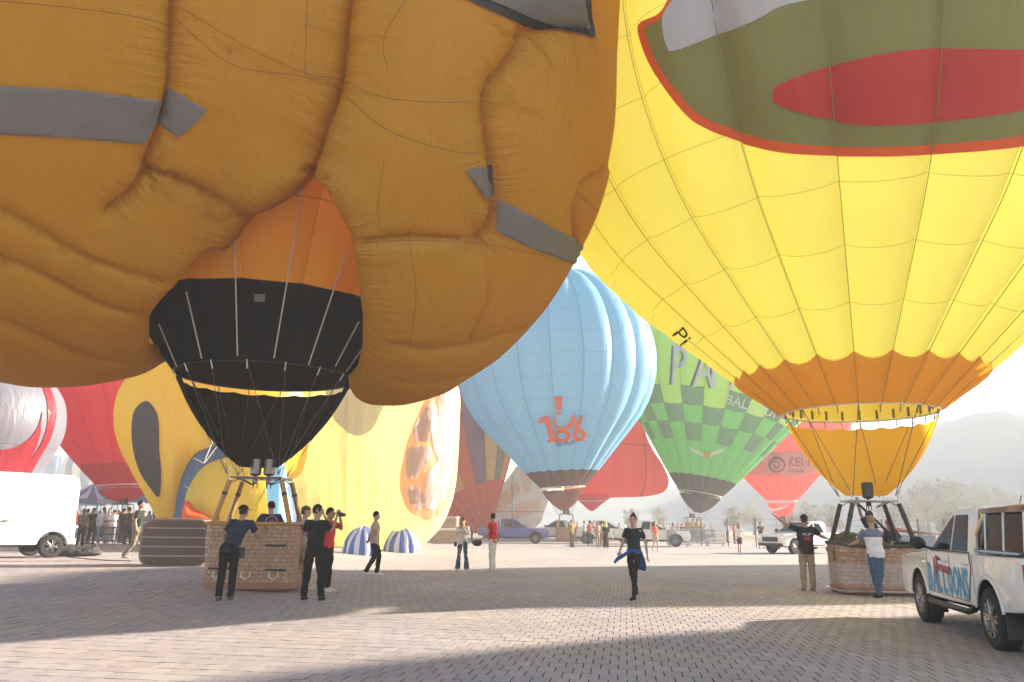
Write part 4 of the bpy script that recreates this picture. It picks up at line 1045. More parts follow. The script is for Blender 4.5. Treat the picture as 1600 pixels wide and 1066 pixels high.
def person_meshes(key, arms=('down', 'down'), legs='stand', lean=(0, 0), head=0, nod=0, hair='short', top='tee', bottom='trousers', fem=0, vox=0.03, hatdir=None, fingers=False):
    J = pose_of(arms, legs, lean); sd_ = hash_(key)
    out = {}
    # body
    m = MB(); m.loft(torso_rings(J, -.012, fem))
    HM = Matrix.Rotation(head, 4, 'Z') @ Matrix.Rotation(nod, 4, 'X'); H = J['head']
    m.sphere(H + V3((0, .008, .022)), (.074, .092, .098), 16, 12); m.sphere(H + HM @ V3((0, -.022, -.05)), (.056, .066, .062), 12, 10)
    m.sphere(H + HM @ V3((0, -.06, -.088)), (.030, .026, .022), 10, 8)
    m.sphere(H + HM @ V3((0, -.060, .02)), (.055, .030, .018), 10, 8)
    m.tube([H + HM @ V3((0, -.078, .012)), H + HM @ V3((0, -.107, -.028)), H + HM @ V3((0, -.084, -.040))], [.011, .016, .012], 8)
    m.tube([H + HM @ V3((-.022, -.083, -.062)), H + HM @ V3((.022, -.083, -.062))], .010, 6)
    for s in (1, -1): m.sphere(H + HM @ V3((s * .076, .008, -.012)), (.012, .022, .034), 8, 6)
    m.tube([J['neck'] - V3((0, 0, .06)), J['neck'], H - V3((0, -.012, .04))], [.07, .056, .055], 10)
    for s in (1, -1):
        sh, el, wr = J['sh', s], J['el', s], J['wr', s]; k = 1 - .12 * fem
        limb(m, [J['neck'] + V3((s * .05, 0, -.05)), sh + V3((0, 0, -.01)), sh.lerp(el, .35), el, el.lerp(wr, .3), wr], [.05, .056 * k, .047 * k, .038 * k, .040 * k, .026 * k])
        d = (wr - el).normalized(); side = d.cross(V3((0, 0, 1)));
        if side.length < .3: side = d.cross(V3((s, 0, 0)))
        side.normalize(); th = side.cross(d)
        pc = wr + d * .05; M_ = Matrix((side, th, d)).transposed().to_4x4()
        m.sphere(pc, (.040, .018, .052), 10, 8, M_)
        hp, kn, an = J['hip', s], J['kn', s], J['an', s]
        limb(m, [hp + V3((0, 0, .03)), hp.lerp(kn, .35), kn, kn.lerp(an, .3), an.lerp(kn, .25), an, an - V3((0, 0, .03))], [.082, .080, .054, .056, .042, .036, .04])
        m.sphere(an + V3((0, -.07, -.045)), (.038, .105, .028), 10, 8)
    me = remesh('person', m, vox)
    if fingers:
        bm = bmesh.new(); bm.from_mesh(me); fb = MB()
        for s in (1, -1):
            el, wr = J['el', s], J['wr', s]; d = (wr - el).normalized(); side = d.cross(V3((0, 0, 1)))
            if side.length < .3: side = d.cross(V3((s, 0, 0)))
            side.normalize(); th = side.cross(d)
            for i, ln in enumerate((.065, .075, .070, .055)):
                b0 = wr + d * .082 + side * ((i - 1.5) * .019); fb.tube([b0 - d * .02, b0 + d * ln * .5 + th * .008, b0 + d * ln * .85 + th * .028], [.0095, .0088, .007], 6)
            b0 = wr + d * .035 + side * (.03 * s); fb.tube([b0, b0 + side * .028 * s + d * .028 + th * .01, b0 + side * .034 * s + d * .055 + th * .018], [.012, .0105, .008], 6)
        t_ = bpy.data.meshes.new('t'); t_.from_pydata(fb.v, [], fb.f); bm.from_mesh(t_); bmesh.ops.recalc_face_normals(bm, faces=bm.faces[:]); bm.to_mesh(me); bm.free(); bpy.data.meshes.remove(t_)
        me.polygons.foreach_set('use_smooth', [True] * len(me.polygons))
    out['person'] = me
    # top
    if top:
        m = MB(); e = .016 if top != 'loose' else .032
        R = torso_rings(J, e, fem, False, -.10 if top != 'crop' else .06); m.loft(R)
        fr = {'tee': .62, 'loose': .7, 'crop': .3, 'long': 1.85, 'vest': 0}.get(top, .62)
        for s in (1, -1):
            sh, el, wr = J['sh', s], J['el', s], J['wr', s]
            a0 = J['neck'] + V3((s * .06, 0, -.055))
            if fr <= .01: m.tube([a0, sh.lerp(a0, .3)], [.055, .05], 10)
            elif fr <= 1: q = sh.lerp(el, fr); m.tube([a0, sh + V3((0, 0, -.008)), sh.lerp(el, fr * .5), q], [.062 - .012 * fem, .072 - .018 * fem, .068 - .014 * fem, .066 + e * .3 - .010 * fem], 10)
            else: m.tube([a0, sh + V3((0, 0, -.008)), sh.lerp(el, .5), el, wr], [.062, .070, .064, .056, .043], 10)
        out['top'] = remesh('shirt', m, vox * .9, .030, sd_)
    if bottom == 'skirt':
        m = MB(); c = (J['an', 1] + J['an', -1]) / 2
        m.loft([ring(J['pel'] + V3((0, 0, .12)), .15, .11), ring(J['pel'] - V3((0, 0, .05)), .18, .14), ring(V3((c.x * .5, c.y * .5, .5)), .21, .18), ring(V3((c.x, c.y, .10)), .26, .23)])
        out['bottom'] = remesh('skirt', m, vox * .9, .03, sd_)
    elif bottom:
        m = MB(); m.loft([ring(J['pel'] + V3((0, 0, .09)), .152, .108), ring(J['pel'], .168, .122), ring(J['pel'] - V3((0, 0, .10)), .165, .122)])
        for s in (1, -1):
            hp, kn, an = J['hip', s], J['kn', s], J['an', s]
            if bottom == 'shorts': P_ = [hp + V3((0, 0, .02)), hp.lerp(kn, .4), hp.lerp(kn, .85)]; r_ = [.092, .096, .092]
            elif bottom == 'leggings': P_ = [hp + V3((0, 0, .02)), hp.lerp(kn, .4), kn, kn.lerp(an, .3), an]; r_ = [.090, .088, .060, .062, .042]
            elif bottom == 'flare': P_ = [hp + V3((0, 0, .02)), hp.lerp(kn, .4), kn, kn.lerp(an, .5), an - V3((0, 0, .04))]; r_ = [.090, .088, .066, .080, .108]
            else: P_ = [hp + V3((0, 0, .02)), hp.lerp(kn, .4), kn, kn.lerp(an, .4), an - V3((0, 0, .005))]; r_ = [.092, .094, .074, .070, .064]
            m.tube(P_, r_, 12)
        out['bottom'] = remesh('trousers', m, vox * .9, .028, sd_ + 5)
    # shoes, shared shape
    for s in (1, -1):
        an = J['an', s]; m = MB(); z = an.z - .085
        m.loft([ring(V3((an.x, an.y + .055 - .26 * t, z + hh / 2 + .004)), wd, hh / 2, V3((0, -1, 0))) for t, wd, hh in ((0, .028, .05), (.12, .040, .085), (.35, .043, .095), (.6, .046, .07), (.85, .042, .05), (1, .024, .03))])
        if not fingers: me_ = bpy.data.meshes.new('shoe'); me_.from_pydata(m.v, [], m.f); me_.polygons.foreach_set('use_smooth', [True] * len(me_.polygons))
        else: me_ = remesh('shoe', m, .012)
        out['shoe', s] = me_
    # hair
    m = MB()
    Hh = H + V3((0, .010, .022))
    HR = HM
    if hair in ('short', 'long', 'pony', 'bun', 'curly'):
        k = 1.0 if hair != 'curly' else 1.12
        vs = []; nu, nv = 18, 9
        for j in range(nv + 1):
            b_ = PI / 2 - (PI / 2 + .55) * j / nv
            for i in range(nu):
                a = 2 * PI * i / nu
                front = max(0, -math.sin(a)); bb_ = PI / 2 - (PI / 2 - b_) * (1 - .52 * front ** .8)
                vs.append(Hh + HR @ (V3((.083 * k * math.cos(bb_) * math.cos(a), .100 * k * math.cos(bb_) * math.sin(a), .110 * k * math.sin(bb_))) * (1 + .03 * math.sin(a * 7 + b_ * 9))))
        fs = [(j * nu + i, j * nu + (i + 1) % nu, (j + 1) * nu + (i + 1) % nu, (j + 1) * nu + i) for j in range(nv) for i in range(nu)]
        m.add(vs, fs)
        if hair == 'long':
            m.loft([ring(H + HR @ V3((0, .035, .03)), .085, .075), ring(H + HR @ V3((0, .05, -.10)), .098, .065), ring(H + HR @ V3((0, .07, -.22)), .095, .045), ring(H + HR @ V3((0, .075, -.30)), .05, .02)])
        if hair == 'pony': m.tube([H + HR @ V3((0, .09, .05)), H + HR @ V3((0, .14, -.02)), H + HR @ V3((0, .13, -.16))], [.03, .034, .012], 8)
        if hair == 'bun': m.sphere(H + HR @ V3((0, .06, .12)), .04, 10, 8)
    elif hair == 'cap':
        hd = Matrix.Rotation(hatdir if hatdir is not None else head, 4, 'Z')
        vs = []; nu, nv = 18, 7
        for j in range(nv + 1):
            b_ = PI / 2 - (PI / 2 + .02) * j / nv
            for i in range(nu):
                a = 2 * PI * i / nu; vs.append(H + V3((0, .006, .035)) + hd @ V3((.090 * math.cos(b_) * math.cos(a), .105 * math.cos(b_) * math.sin(a), .098 * math.sin(b_))))
        m.add(vs, [(j * nu + i, j * nu + (i + 1) % nu, (j + 1) * nu + (i + 1) % nu, (j + 1) * nu + i) for j in range(nv) for i in range(nu)])
        m.loft([[H + V3((0, .006, .038)) + hd @ V3((x, -.095 - .075 * math.cos(x / .075 * 1.45) + .0, dz)) for x in (-.07, -.035, 0, .035, .07)] + [H + V3((0, .006, .038)) + hd @ V3((x, -.07, dz)) for x in (.07, 0, -.07)] for dz in (-.006, .002)])
        b2 = MB(); b2.loft([ring(H + V3((0, .03, .03)), .078, .080), ring(H + V3((0, .04, -.055)), .068, .062)])
        out['under'] = mesh_of('hair', b2)
    elif hair == 'scarf':
        m.sphere(Hh, (.100, .115, .122), 14, 10); m.loft([ring(H - V3((0, 0, .05)), .09, .09), ring(H - V3((0, 0, .16)), .13, .11), ring(H - V3((0, 0, .26)), .16, .12)])
    out['hair'] = mesh_of('hair' if hair not in ('cap', 'scarf') else ('cap' if hair == 'cap' else 'headscarf'), m)
    out['J'] = J; out['HM'] = HM
    return out
def hash_(k): return (sum(ord(c) * (i + 1) for i, c in enumerate(str(k))) % 97) * 1.37
def mesh_of(name, m):
    me = bpy.data.meshes.new(name); me.from_pydata([tuple(v) for v in m.v], [], m.f)
    bm = bmesh.new(); bm.from_mesh(me); bmesh.ops.remove_doubles(bm, verts=bm.verts[:], dist=1e-5); bmesh.ops.recalc_face_normals(bm, faces=bm.faces[:]); bm.to_mesh(me); bm.free()
    me.polygons.foreach_set('use_smooth', [True] * len(me.polygons)); return me
def cloth(c, key=None):
    return plain('cloth_%02d_%02d_%02d' % tuple(int(x * 99) for x in c), c, 0.85, var=0.16, vs=9, bump=0.35, bs=70, spec=0.2)
SKIN = [(0.46, 0.27, 0.18), (0.38, 0.21, 0.13), (0.30, 0.16, 0.10)]
def skin(i): return plain('skin_%d' % i, SKIN[i], 0.5, var=0.06, spec=0.4)
m_eye = plain('eye', (0.02, 0.015, 0.012), 0.3); m_lip = plain('lip', (0.35, 0.12, 0.10), 0.5)
PM = {}
def person(label, pos, yaw, h, key, colors, sk=0, group=None, detail=False, **kw):
    """colors: top, bottom, shoe, hair"""
    if key not in PM: PM[key] = person_meshes(key, **kw)
    M = PM[key]
    for k, me in M.items():
        if isinstance(me, bpy.types.Mesh) and not me.materials: me.materials.append(cloth((0.3, 0.3, 0.3)))
    o = fromme('person', M['person'], None, pos, (0, 0, R_(yaw)), skin(sk)); s = h / 1.745; o.scale = (s * (.92 if kw.get('fem') else 1), s, s)
    tag(o, label, 'person', group)
    def ch(nm, k, c):
        if k in M and c is not None: return fromme(nm, M[k], o, mat=c if not isinstance(c, tuple) else cloth(c))
    ch('shirt', 'top', colors[0]); ch(M['bottom'].name.split('.')[0] if 'bottom' in M else 'trousers', 'bottom', colors[1])
    ch('shoe', ('shoe', 1), colors[2]); ch('shoe', ('shoe', -1), colors[2])
    ch(M['hair'].name.split('.')[0], 'hair', colors[3]); ch('hair', 'under', (0.03, 0.022, 0.016))
    if detail:
        H = M['J']['head']; HM = M['HM']
        for q in (1, -1): MB().sphere(H + HM @ V3((q * .030, -.080, .004)), (.011, .006, .0065), 8, 6).make('eye', m_eye, o)
        MB().tube([H + HM @ V3((-.02, -.092, -.062)), H + HM @ V3((0, -.095, -.060)), H + HM @ V3((.02, -.092, -.062))], [.003, .005, .003], 6).make('mouth', m_lip, o)
    return o
BKT_L, BKT_R = None, None
blk = (0.008, 0.007, 0.008); navy = (0.018, 0.022, 0.05); hairb = (0.025, 0.017, 0.012); hairbr = (0.07, 0.035, 0.018)
def GP(x, y): return G(x, y)
D = dict(vox=.016, fingers=True, detail=True)
def at_rail(x, y, back): p = G(x, y); p.y += back; return p
p1 = person('man in navy t-shirt and red brimmed cap leaning on the left basket rim', G(352, 938), 190, 1.76, 'm1', ((0.02, 0.024, 0.045), blk, (0.10, 0.09, 0.07), blk), 1, hair='cap', arms=('rail', 'rail'), legs='forward', lean=(-.14, -.24), head=R_(-60), **D)
b_ = MB().box((-.22, -.02, .86), (.12, .03, .20)).make('folder', plain('black_plastic', (0.015, 0.015, 0.017), 0.4), p1)
m_cam = plain('camera_black', (0.012, 0.012, 0.013), 0.35)
person('man in beige shorts and cap with a hand over his eyes, beside the left basket', G(469, 922), 100, 1.80, 'm3', ((0.42, 0.40, 0.38), (0.33, 0.27, 0.19), (0.7, 0.7, 0.7), (0.09, 0.05, 0.03)), 0, hair='cap', hatdir=R_(20), arms=('face', 'rail'), legs='relax', bottom='shorts', nod=R_(-8), **D)
person('person dressed all in black seen from behind, right of the left basket', G(487, 939), 172, 1.79, 'm4', (blk, blk, blk, blk), 1, hair='short', arms=('cross', 'face'), legs='apart', head=R_(-50), **D)
p5 = person('person in a red and blue top looking through a camera, behind the one in black', G(508, 925), 78, 1.76, 'm5', ((0.55, 0.04, 0.06), blk, (0.65, 0.65, 0.66), hairb), 1, hair='short', arms=('eyes', 'eyes'), legs='stand', **D)
MB().box((0, -.235, 1.62), (.14, .07, .09)).lathe([(.035, 0), (.035, -.09)], (0, -.27, 1.61), 12, 'y').make('camera', m_cam, p5, smooth=False)
person('man in beige t-shirt and black trousers with hands clasped behind his back', G(583, 900), 92, 1.76, 'm6', ((0.46, 0.38, 0.30), blk, (0.75, 0.75, 0.75), hairb), 0, hair='short', arms=('back', 'back'), legs='walk', head=R_(10), **D)
p7 = person('woman with long brown hair, white top and flared blue jeans', G(722, 891), -8, 1.63, 'm7', ((0.62, 0.58, 0.53), (0.055, 0.10, 0.15), (0.3, 0.25, 0.2), (0.06, 0.03, 0.018)), 0, hair='long', arms=('phone', 'phone'), legs='apart', bottom='flare', top='long', fem=1, nod=R_(10), **D)
MB().box((-.27, -.02, .86), (.11, .07, .15)).make('shoulder_bag', plain('wine_leather', (0.10, 0.02, 0.03), 0.5), p7, bevel=.015)
p8 = person('man in red polo shirt and white trousers holding a brown bag', G(769, 892), -110, 1.78, 'm8', ((0.55, 0.035, 0.04), (0.62, 0.60, 0.57), (0.6, 0.6, 0.6), hairb), 0, hair='short', arms=('swing_f', 'bent'), legs='stand', head=R_(-60), **D)
MB().sphere((.27, -.42, .84), (.09, .17, .10), 12, 8).tube([(.25, -.34, .98), (.26, -.3, .90), (.26, -.38, .90)], .012, 5).make('camera_bag', plain('brown_bag', (0.05, 0.03, 0.02), 0.7), p8)
p9 = person('woman in black walking across the square with a blue jacket round her waist', G(992, 937), -32, 1.70, 'm9', ((0.022, 0.022, 0.028), (0.014, 0.013, 0.016), (0.016, 0.016, 0.018), hairb), 0, hair='bun', arms=('swing_b', 'swing_f'), legs='stride', bottom='leggings', fem=1, head=R_(15), **D)
m_bj = cloth((0.02, 0.075, 0.26))
jm = MB(); jm.loft([ring((0, .0, 1.03), .165, .125), ring((0, .0, .97), .185, .14), ring((.0, .0, .93), .175, .13)])
jm.loft([ring((.02, .10, .98), .14, .04), ring((.06, .17, .80), .15, .045), ring((.09, .22, .64), .12, .035), ring((.10, .24, .58), .07, .02)])
jm.tube([(.03, -.13, .99), (-.10, -.24, .93), (-.25, -.33, .82), (-.32, -.36, .74)], [.03, .042, .038, .03], 8)
me = remesh('waist_jacket', jm, .014, .03, 3); me.materials.append(m_bj); fromme('waist_jacket', me, p9)
p10 = person('man in dark printed t-shirt and beige trousers, arm raised, beside the right basket', G(1264, 924), 176, 1.77, 'm10', ((0.026, 0.024, 0.026), (0.36, 0.27, 0.18), (0.28, 0.16, 0.10), (0.02, 0.02, 0.022)), 1, hair='cap', hatdir=R_(180), arms=('raise_out', 'wide'), legs='stand', top='loose', **D)
m_rp = cloth((0.30, 0.05, 0.05)); m_gp = cloth((0.45, 0.45, 0.43))
MB().box((0, .150, 1.20), (.16, .012, .10)).make('back_print', m_rp, p10); MB().box((0, .150, 1.31), (.20, .012, .03)).box((0, .150, 1.275), (.14, .012, .015)).make('back_print', m_gp, p10)
p11 = person('man in grey and white t-shirt and blue jeans leaning on the right basket', G(1374, 935), 180, 1.74, 'm11', ((0.68, 0.66, 0.66), (0.06, 0.10, 0.17), (0.03, 0.028, 0.03), (0.28, 0.18, 0.10)), 0, hair='short', arms=('rail', 'face'), legs='crossed', top='loose', lean=(0, -.08), **D)
ym = MB(); J = PM['m11']['J']; ym.loft([ring(J['chest'] + V3((0, 0, -.01)), .214, .162), ring(J['chest'] + V3((0, 0, .06)), .215, .158), ring(J['neck'] - V3((0, 0, .065)), .203, .134), ring(J['neck'] - V3((0, 0, .01)), .122, .106)])
for s in (1, -1):
    ym.tube([J['neck'] + V3((s * .06, 0, -.055)), J['sh', s] + V3((0, 0, -.008)), J['sh', s].lerp(J['el', s], .72)], [.068, .078, .078], 10)
me = remesh('yoke', ym, .016, .018, hash_('m11')); me.materials.append(cloth((0.15, 0.16, 0.24))); fromme('yoke', me, p11)
p14 = person('man in dark green t-shirt and khaki cargo trousers between the van and the lying basket', G(210, 877), 95, 1.76, 'm14', ((0.022, 0.032, 0.026), (0.20, 0.18, 0.12), (0.5, 0.5, 0.5), hairb), 1, hair='short', arms=('bent', 'down'), legs='stride', **D)
MB().box((.30, -.30, .74), (.14, .10, .20)).make('red_bag', cloth((0.35, 0.03, 0.03)), p14, bevel=.02)
# background people; each: x, feet y, yaw, height, shape, colours, skin, label
BG = dict(vox=.026)
SH = {
 'a': dict(arms=('down', 'down'), legs='stand', hair='short'), 'b': dict(arms=('phone', 'phone'), legs='apart', hair='short', bottom='shorts'),
 'c': dict(arms=('down', 'bent'), legs='walk', hair='long', fem=1, bottom='shorts'), 'd': dict(arms=('bent', 'bent'), legs='stand', hair='scarf', fem=1, bottom='skirt', top='long'),
 'e': dict(arms=('down', 'hip'), legs='walk', hair='cap'), 'f': dict(arms=('bent', 'down'), legs='stand', hair='long', fem=1, top='long'),
 'g': dict(arms=('down', 'bent'), legs='relax', hair='short', top='long'), 'h': dict(arms=('eyes', 'eyes'), legs='stand', hair='short', top='loose'), }
def bgp(x, y, yaw, h, k, cols, sk, label, group='people standing in the background', z=None):
    pos = G(x, y)
    if z is not None: pos = P(x, y, z[0]); pos.z = z[1]
    return person(label, pos, yaw, h, 'bg' + k, cols, sk, group, **dict(SH[k], **BG))
W_ = (0.65, 0.64, 0.66); G_ = (0.22, 0.21, 0.21); T_ = (0.30, 0.22, 0.15); K_ = (0.02, 0.02, 0.024); B_ = (0.05, 0.10, 0.22); R2 = (0.55, 0.10, 0.06)
for a in [
 (1156, 866, 150, 1.64, 'c', (W_, (0.10, 0.07, 0.09), W_, (0.35, 0.13, 0.05)), 0, 'red haired woman in white top and dark shorts walking right of the fence barriers'),
 (1190, 857, 5, 1.74, 'b', ((0.10, 0.06, 0.05), (0.14, 0.2, 0.3), G_, hairb), 0, 'man in brown top and blue shorts photographing toward the viewer, near the right white pickup'),
 (1137, 848, 100, 1.76, 'a', (W_, (0.05, 0.05, 0.06), K_, hairb), 1, 'man in white shirt and dark trousers at the wire fence'),
 (1148, 850, 60, 1.66, 'f', (R2, (0.1, 0.09, 0.1), G_, (0.25, 0.08, 0.03)), 0, 'woman in orange top just behind the red haired woman'),
 (1113, 838, 0, 1.72, 'g', ((0.48, 0.40, 0.60), G_, G_, hairb), 1, 'man in lilac shirt behind the grey metal barriers'),
 (1024, 862, 20, 1.68, 'c', ((0.70, 0.14, 0.08), (0.42, 0.36, 0.28), W_, hairb), 0, 'woman in bright coral top and pale trousers walking left of the barriers'),
 (1010, 849, 170, 1.76, 'a', ((0.62, 0.60, 0.68), K_, K_, hairb), 1, 'man in pale lilac shirt and dark trousers behind the coral top woman'),
 (893, 855, 40, 1.74, 'g', ((0.28, 0.22, 0.08), (0.06, 0.06, 0.05), K_, hairb), 1, 'person in striped mustard top at the rear of the long white pickup'),
 (913, 850, 100, 1.70, 'a', (W_, (0.12, 0.11, 0.12), G_, hairb), 0, 'man in white shirt among the group by the long white pickup'),
 (922, 853, 200, 1.72, 'e', ((0.50, 0.16, 0.14), (0.05, 0.11, 0.08), W_, K_), 1, 'person in dusty red top and green shorts in the group by the long pickup'),
 (934, 855, 30, 1.64, 'f', ((0.36, 0.27, 0.20), (0.30, 0.22, 0.17), T_, hairbr), 0, 'woman in tan clothes beside the dark gown'),
 (947, 857, 0, 1.64, 'd', (K_, (0.03, 0.028, 0.032), K_, (0.60, 0.62, 0.22)), 0, 'woman in long black gown and yellow green headscarf'),
 (941, 853, 190, 1.72, 'g', ((0.45, 0.36, 0.32), T_, T_, hairb), 1, 'man in pinkish beige shirt behind the headscarf woman'),
 (1052, 845, 120, 1.70, 'f', (W_, (0.2, 0.2, 0.22), G_, hairb), 0, 'woman in white long sleeved top left of the barriers'),
 (1060, 840, 10, 1.72, 'a', ((0.52, 0.25, 0.28), G_, G_, hairb), 1, 'man in rose shirt behind the barriers, left of the green balloon basket'),
 (1066, 841, 10, 1.66, 'f', ((0.68, 0.38, 0.42), G_, G_, hairb), 0, 'woman in pink blouse behind the barriers, left of the green balloon basket'),
 (728, 842, 20, 1.62, 'c', ((0.4, 0.38, 0.38), (0.3, 0.28, 0.27), G_, hairb), 0, 'woman in grey top and shorts far behind the woman in flared jeans'),
 (715, 847, 60, 1.10, 'a', (W_, B_, W_, hairb), 0, 'child in white shirt left of the woman in jeans'),
 (737, 846, 100, 1.75, 'a', ((0.5, 0.08, 0.05), K_, K_, hairb), 1, 'man in red shirt standing behind the woman in jeans'),
 (1292, 845, -20, 1.66, 'f', ((0.50, 0.42, 0.48), (0.3, 0.28, 0.33), G_, (0.12, 0.05, 0.03)), 0, 'woman in pale pink top between the right basket and the white pickup'),
]: bgp(*a)
for i, (x, yaw, k, cols, sk, lab) in enumerate([
 (898, 30, 'a', (W_, G_, G_, hairb), 1, 'man in white shirt beyond the long white pickup, leftmost of the row'),
 (872, 200, 'g', ((0.45, 0.42, 0.42), G_, G_, hairb), 1, 'man in pale grey shirt beyond the blue pickup bonnet'),
 (882, 20, 'f', ((0.30, 0.22, 0.18), G_, G_, hairb), 0, 'woman in brown top beyond the burner of the blue balloon'),
 (952, 180, 'h', ((0.40, 0.33, 0.25), G_, G_, hairb), 1, 'man in khaki shirt taking pictures beyond the long pickup'),
 (960, 0, 'e', ((0.5, 0.35, 0.28), G_, G_, T_), 0, 'man in salmon shirt and tan cap beyond the long pickup'),
 (968, 20, 'a', ((0.2, 0.2, 0.24), G_, G_, hairb), 2, 'man in slate shirt beyond the long pickup load bed'),
 (976, 60, 'g', ((0.55, 0.5, 0.45), G_, G_, hairb), 1, 'man in cream shirt beyond the long pickup load bed'),
 (1004, 180, 'f', ((0.5, 0.2, 0.2), G_, G_, hairbr), 0, 'woman in dull red top beyond the pickup cab'),
 (1034, 20, 'a', ((0.35, 0.4, 0.5), G_, G_, hairb), 1, 'man in light blue shirt right of the pickup cab'),
 (1042, 0, 'c', ((0.55, 0.5, 0.52), G_, G_, hairbr), 0, 'woman in pale pink t-shirt right of the pickup cab'),
 (1097, 200, 'a', ((0.42, 0.30, 0.14), G_, G_, hairb), 1, 'man in ochre shirt right of the green balloon basket'),
]):
    bgp(x, 833 + (i * 3) % 4, yaw, 1.66 + .03 * (i % 4), k, cols, sk, lab, 'people far behind the parked pickups')
for i, (x, y, yaw, k, cols, sk, lab) in enumerate([
 (124, 853, 20, 'a', ((0.16, 0.12, 0.10), K_, K_, hairb), 1, 'man in dark brown top at the rear corner of the white van'),
 (131, 850, 160, 'g', ((0.45, 0.36, 0.28), T_, K_, hairb), 0, 'man in beige shirt leaning by the van, left end of the crowd'),
 (140, 851, 60, 'e', (K_, K_, K_, K_), 1, 'man in black with black cap at the left of the crowd'),
 (156, 852, 190, 'g', ((0.60, 0.62, 0.64), (0.25, 0.35, 0.45), W_, hairb), 0, 'person in white hooded top and light jeans at the barrier'),
 (166, 845, 30, 'c', ((0.60, 0.2, 0.3), G_, G_, hairbr), 0, 'woman in pink top behind the white hooded top'),
 (150, 842, 0, 'f', ((0.35, 0.22, 0.5), G_, G_, hairb), 0, 'woman in violet top at the back of the left crowd'),
 (173, 848, 200, 'h', (W_, G_, G_, hairb), 1, 'man in white shirt raising a phone in the left crowd'),
 (180, 843, 0, 'f', ((0.5, 0.25, 0.22), G_, G_, hairbr), 0, 'woman in salmon jumper in the left crowd'),
 (188, 849, 170, 'a', ((0.05, 0.04, 0.04), K_, K_, hairb), 2, 'man in black shirt, centre of the left crowd'),
 (196, 851, 150, 'g', ((0.10, 0.06, 0.04), (0.06, 0.05, 0.05), K_, hairb), 1, 'man in chocolate jacket left of the man in khaki cargo trousers'),
 (221, 847, 20, 'e', ((0.04, 0.04, 0.07), K_, K_, (0.05, 0.06, 0.12)), 1, 'man in dark blue with blue cap right of the man in khaki'),
 (229, 845, 170, 'f', ((0.12, 0.05, 0.04), K_, K_, hairb), 0, 'woman in maroon jacket behind the lying basket'),
 (237, 843, 60, 'a', ((0.03, 0.03, 0.03), K_, K_, hairb), 2, 'man in charcoal sweater behind the lying basket'),
 (246, 844, 0, 'c', ((0.50, 0.04, 0.05), K_, K_, hairb), 0, 'woman in bright red top behind the lying basket'),
 (253, 842, 140, 'g', (W_, G_, G_, hairb), 1, 'man in white jacket next to the yellow character leg'),
 (204, 840, 0, 'f', ((0.2, 0.12, 0.08), G_, G_, hairb), 0, 'woman in rust cardigan at the back of the crowd'),
 (213, 839, 180, 'a', ((0.35, 0.33, 0.36), G_, G_, hairb), 1, 'man in light grey shirt at the back of the crowd'),
 (160, 839, 180, 'a', ((0.08, 0.05, 0.05), G_, G_, hairb), 2, 'man in very dark red shirt at the back of the crowd'),
]): bgp(x, y, yaw, 1.62 + .035 * (i % 5), k, cols, sk, lab, 'crowd behind the barrier at the left')

CN = [('teal', (0.05, 0.25, 0.26)), ('navy', (0.03, 0.04, 0.12)), ('mustard', (0.5, 0.33, 0.05)), ('mint', (0.35, 0.55, 0.42)), ('cream', (0.65, 0.6, 0.48)), ('burgundy', (0.22, 0.03, 0.06)), ('sky blue', (0.3, 0.48, 0.62)), ('charcoal', (0.05, 0.05, 0.055)), ('peach', (0.65, 0.4, 0.28)), ('olive', (0.18, 0.18, 0.06)), ('lilac', (0.45, 0.35, 0.55)), ('ivory', (0.7, 0.68, 0.6)), ('brick red', (0.4, 0.08, 0.05)), ('denim blue', (0.1, 0.16, 0.28)), ('tan', (0.4, 0.28, 0.16)), ('pale green', (0.4, 0.5, 0.3))]
for i, (nm, c) in enumerate(CN):
    x = 868 + i * 16.5 + rnd.uniform(-4, 4); k = 'agfahecg'[i % 8]
    bgp(x, 834 + (i * 5) % 4, rnd.uniform(0, 360), rnd.uniform(1.6, 1.8), k, (c, G_ if i % 2 else T_, G_, hairb if i % 3 else hairbr), i % 3, 'small hazy figure in %s top in the far row of onlookers' % nm, 'far row of onlookers')
for i, (nm, c) in enumerate(CN[:14]):
    x = 122 + i * 9.6 + rnd.uniform(-3, 3); k = 'gahfceag'[i % 8]
    bgp(x, 842 - (i * 3) % 6, rnd.uniform(0, 360), rnd.uniform(1.6, 1.8), k, (c, K_, G_, hairb if i % 3 else hairbr), i % 3, 'onlooker in %s top standing deep in the left crowd' % nm, 'crowd behind the barrier at the left')
# ------------------------------------------------------------------ baskets and burners
m_wick, nt, b = nodes('wicker')
geo = N(nt, 'ShaderNodeNewGeometry'); tc = N(nt, 'ShaderNodeTexCoord'); n1 = N(nt, 'ShaderNodeTexNoise', scale=14, detail=5)
mp = N(nt, 'ShaderNodeMapping'); mp.inputs['Scale'].default_value = (1, 1, 6); nt.links.new(tc.outputs['Object'], mp.inputs[0]); nt.links.new(mp.outputs[0], n1.inputs['Vector'])
cr = N(nt, 'ShaderNodeValToRGB'); cr.color_ramp.elements[0].position = 0.3; cr.color_ramp.elements[0].color = (0.17, 0.075, 0.03, 1); cr.color_ramp.elements[1].position = 0.7; cr.color_ramp.elements[1].color = (0.42, 0.23, 0.11, 1)
sx_ = N(nt, 'ShaderNodeSeparateXYZ'); nt.links.new(tc.outputs['Object'], sx_.inputs[0]); ad_ = N(nt, 'ShaderNodeMath', operation='ADD'); nt.links.new(sx_.outputs[0], ad_.inputs[0]); nt.links.new(sx_.outputs[1], ad_.inputs[1])
cx_ = N(nt, 'ShaderNodeCombineXYZ'); nt.links.new(ad_.outputs[0], cx_.inputs[0]); nt.links.new(sx_.outputs[2], cx_.inputs[1])
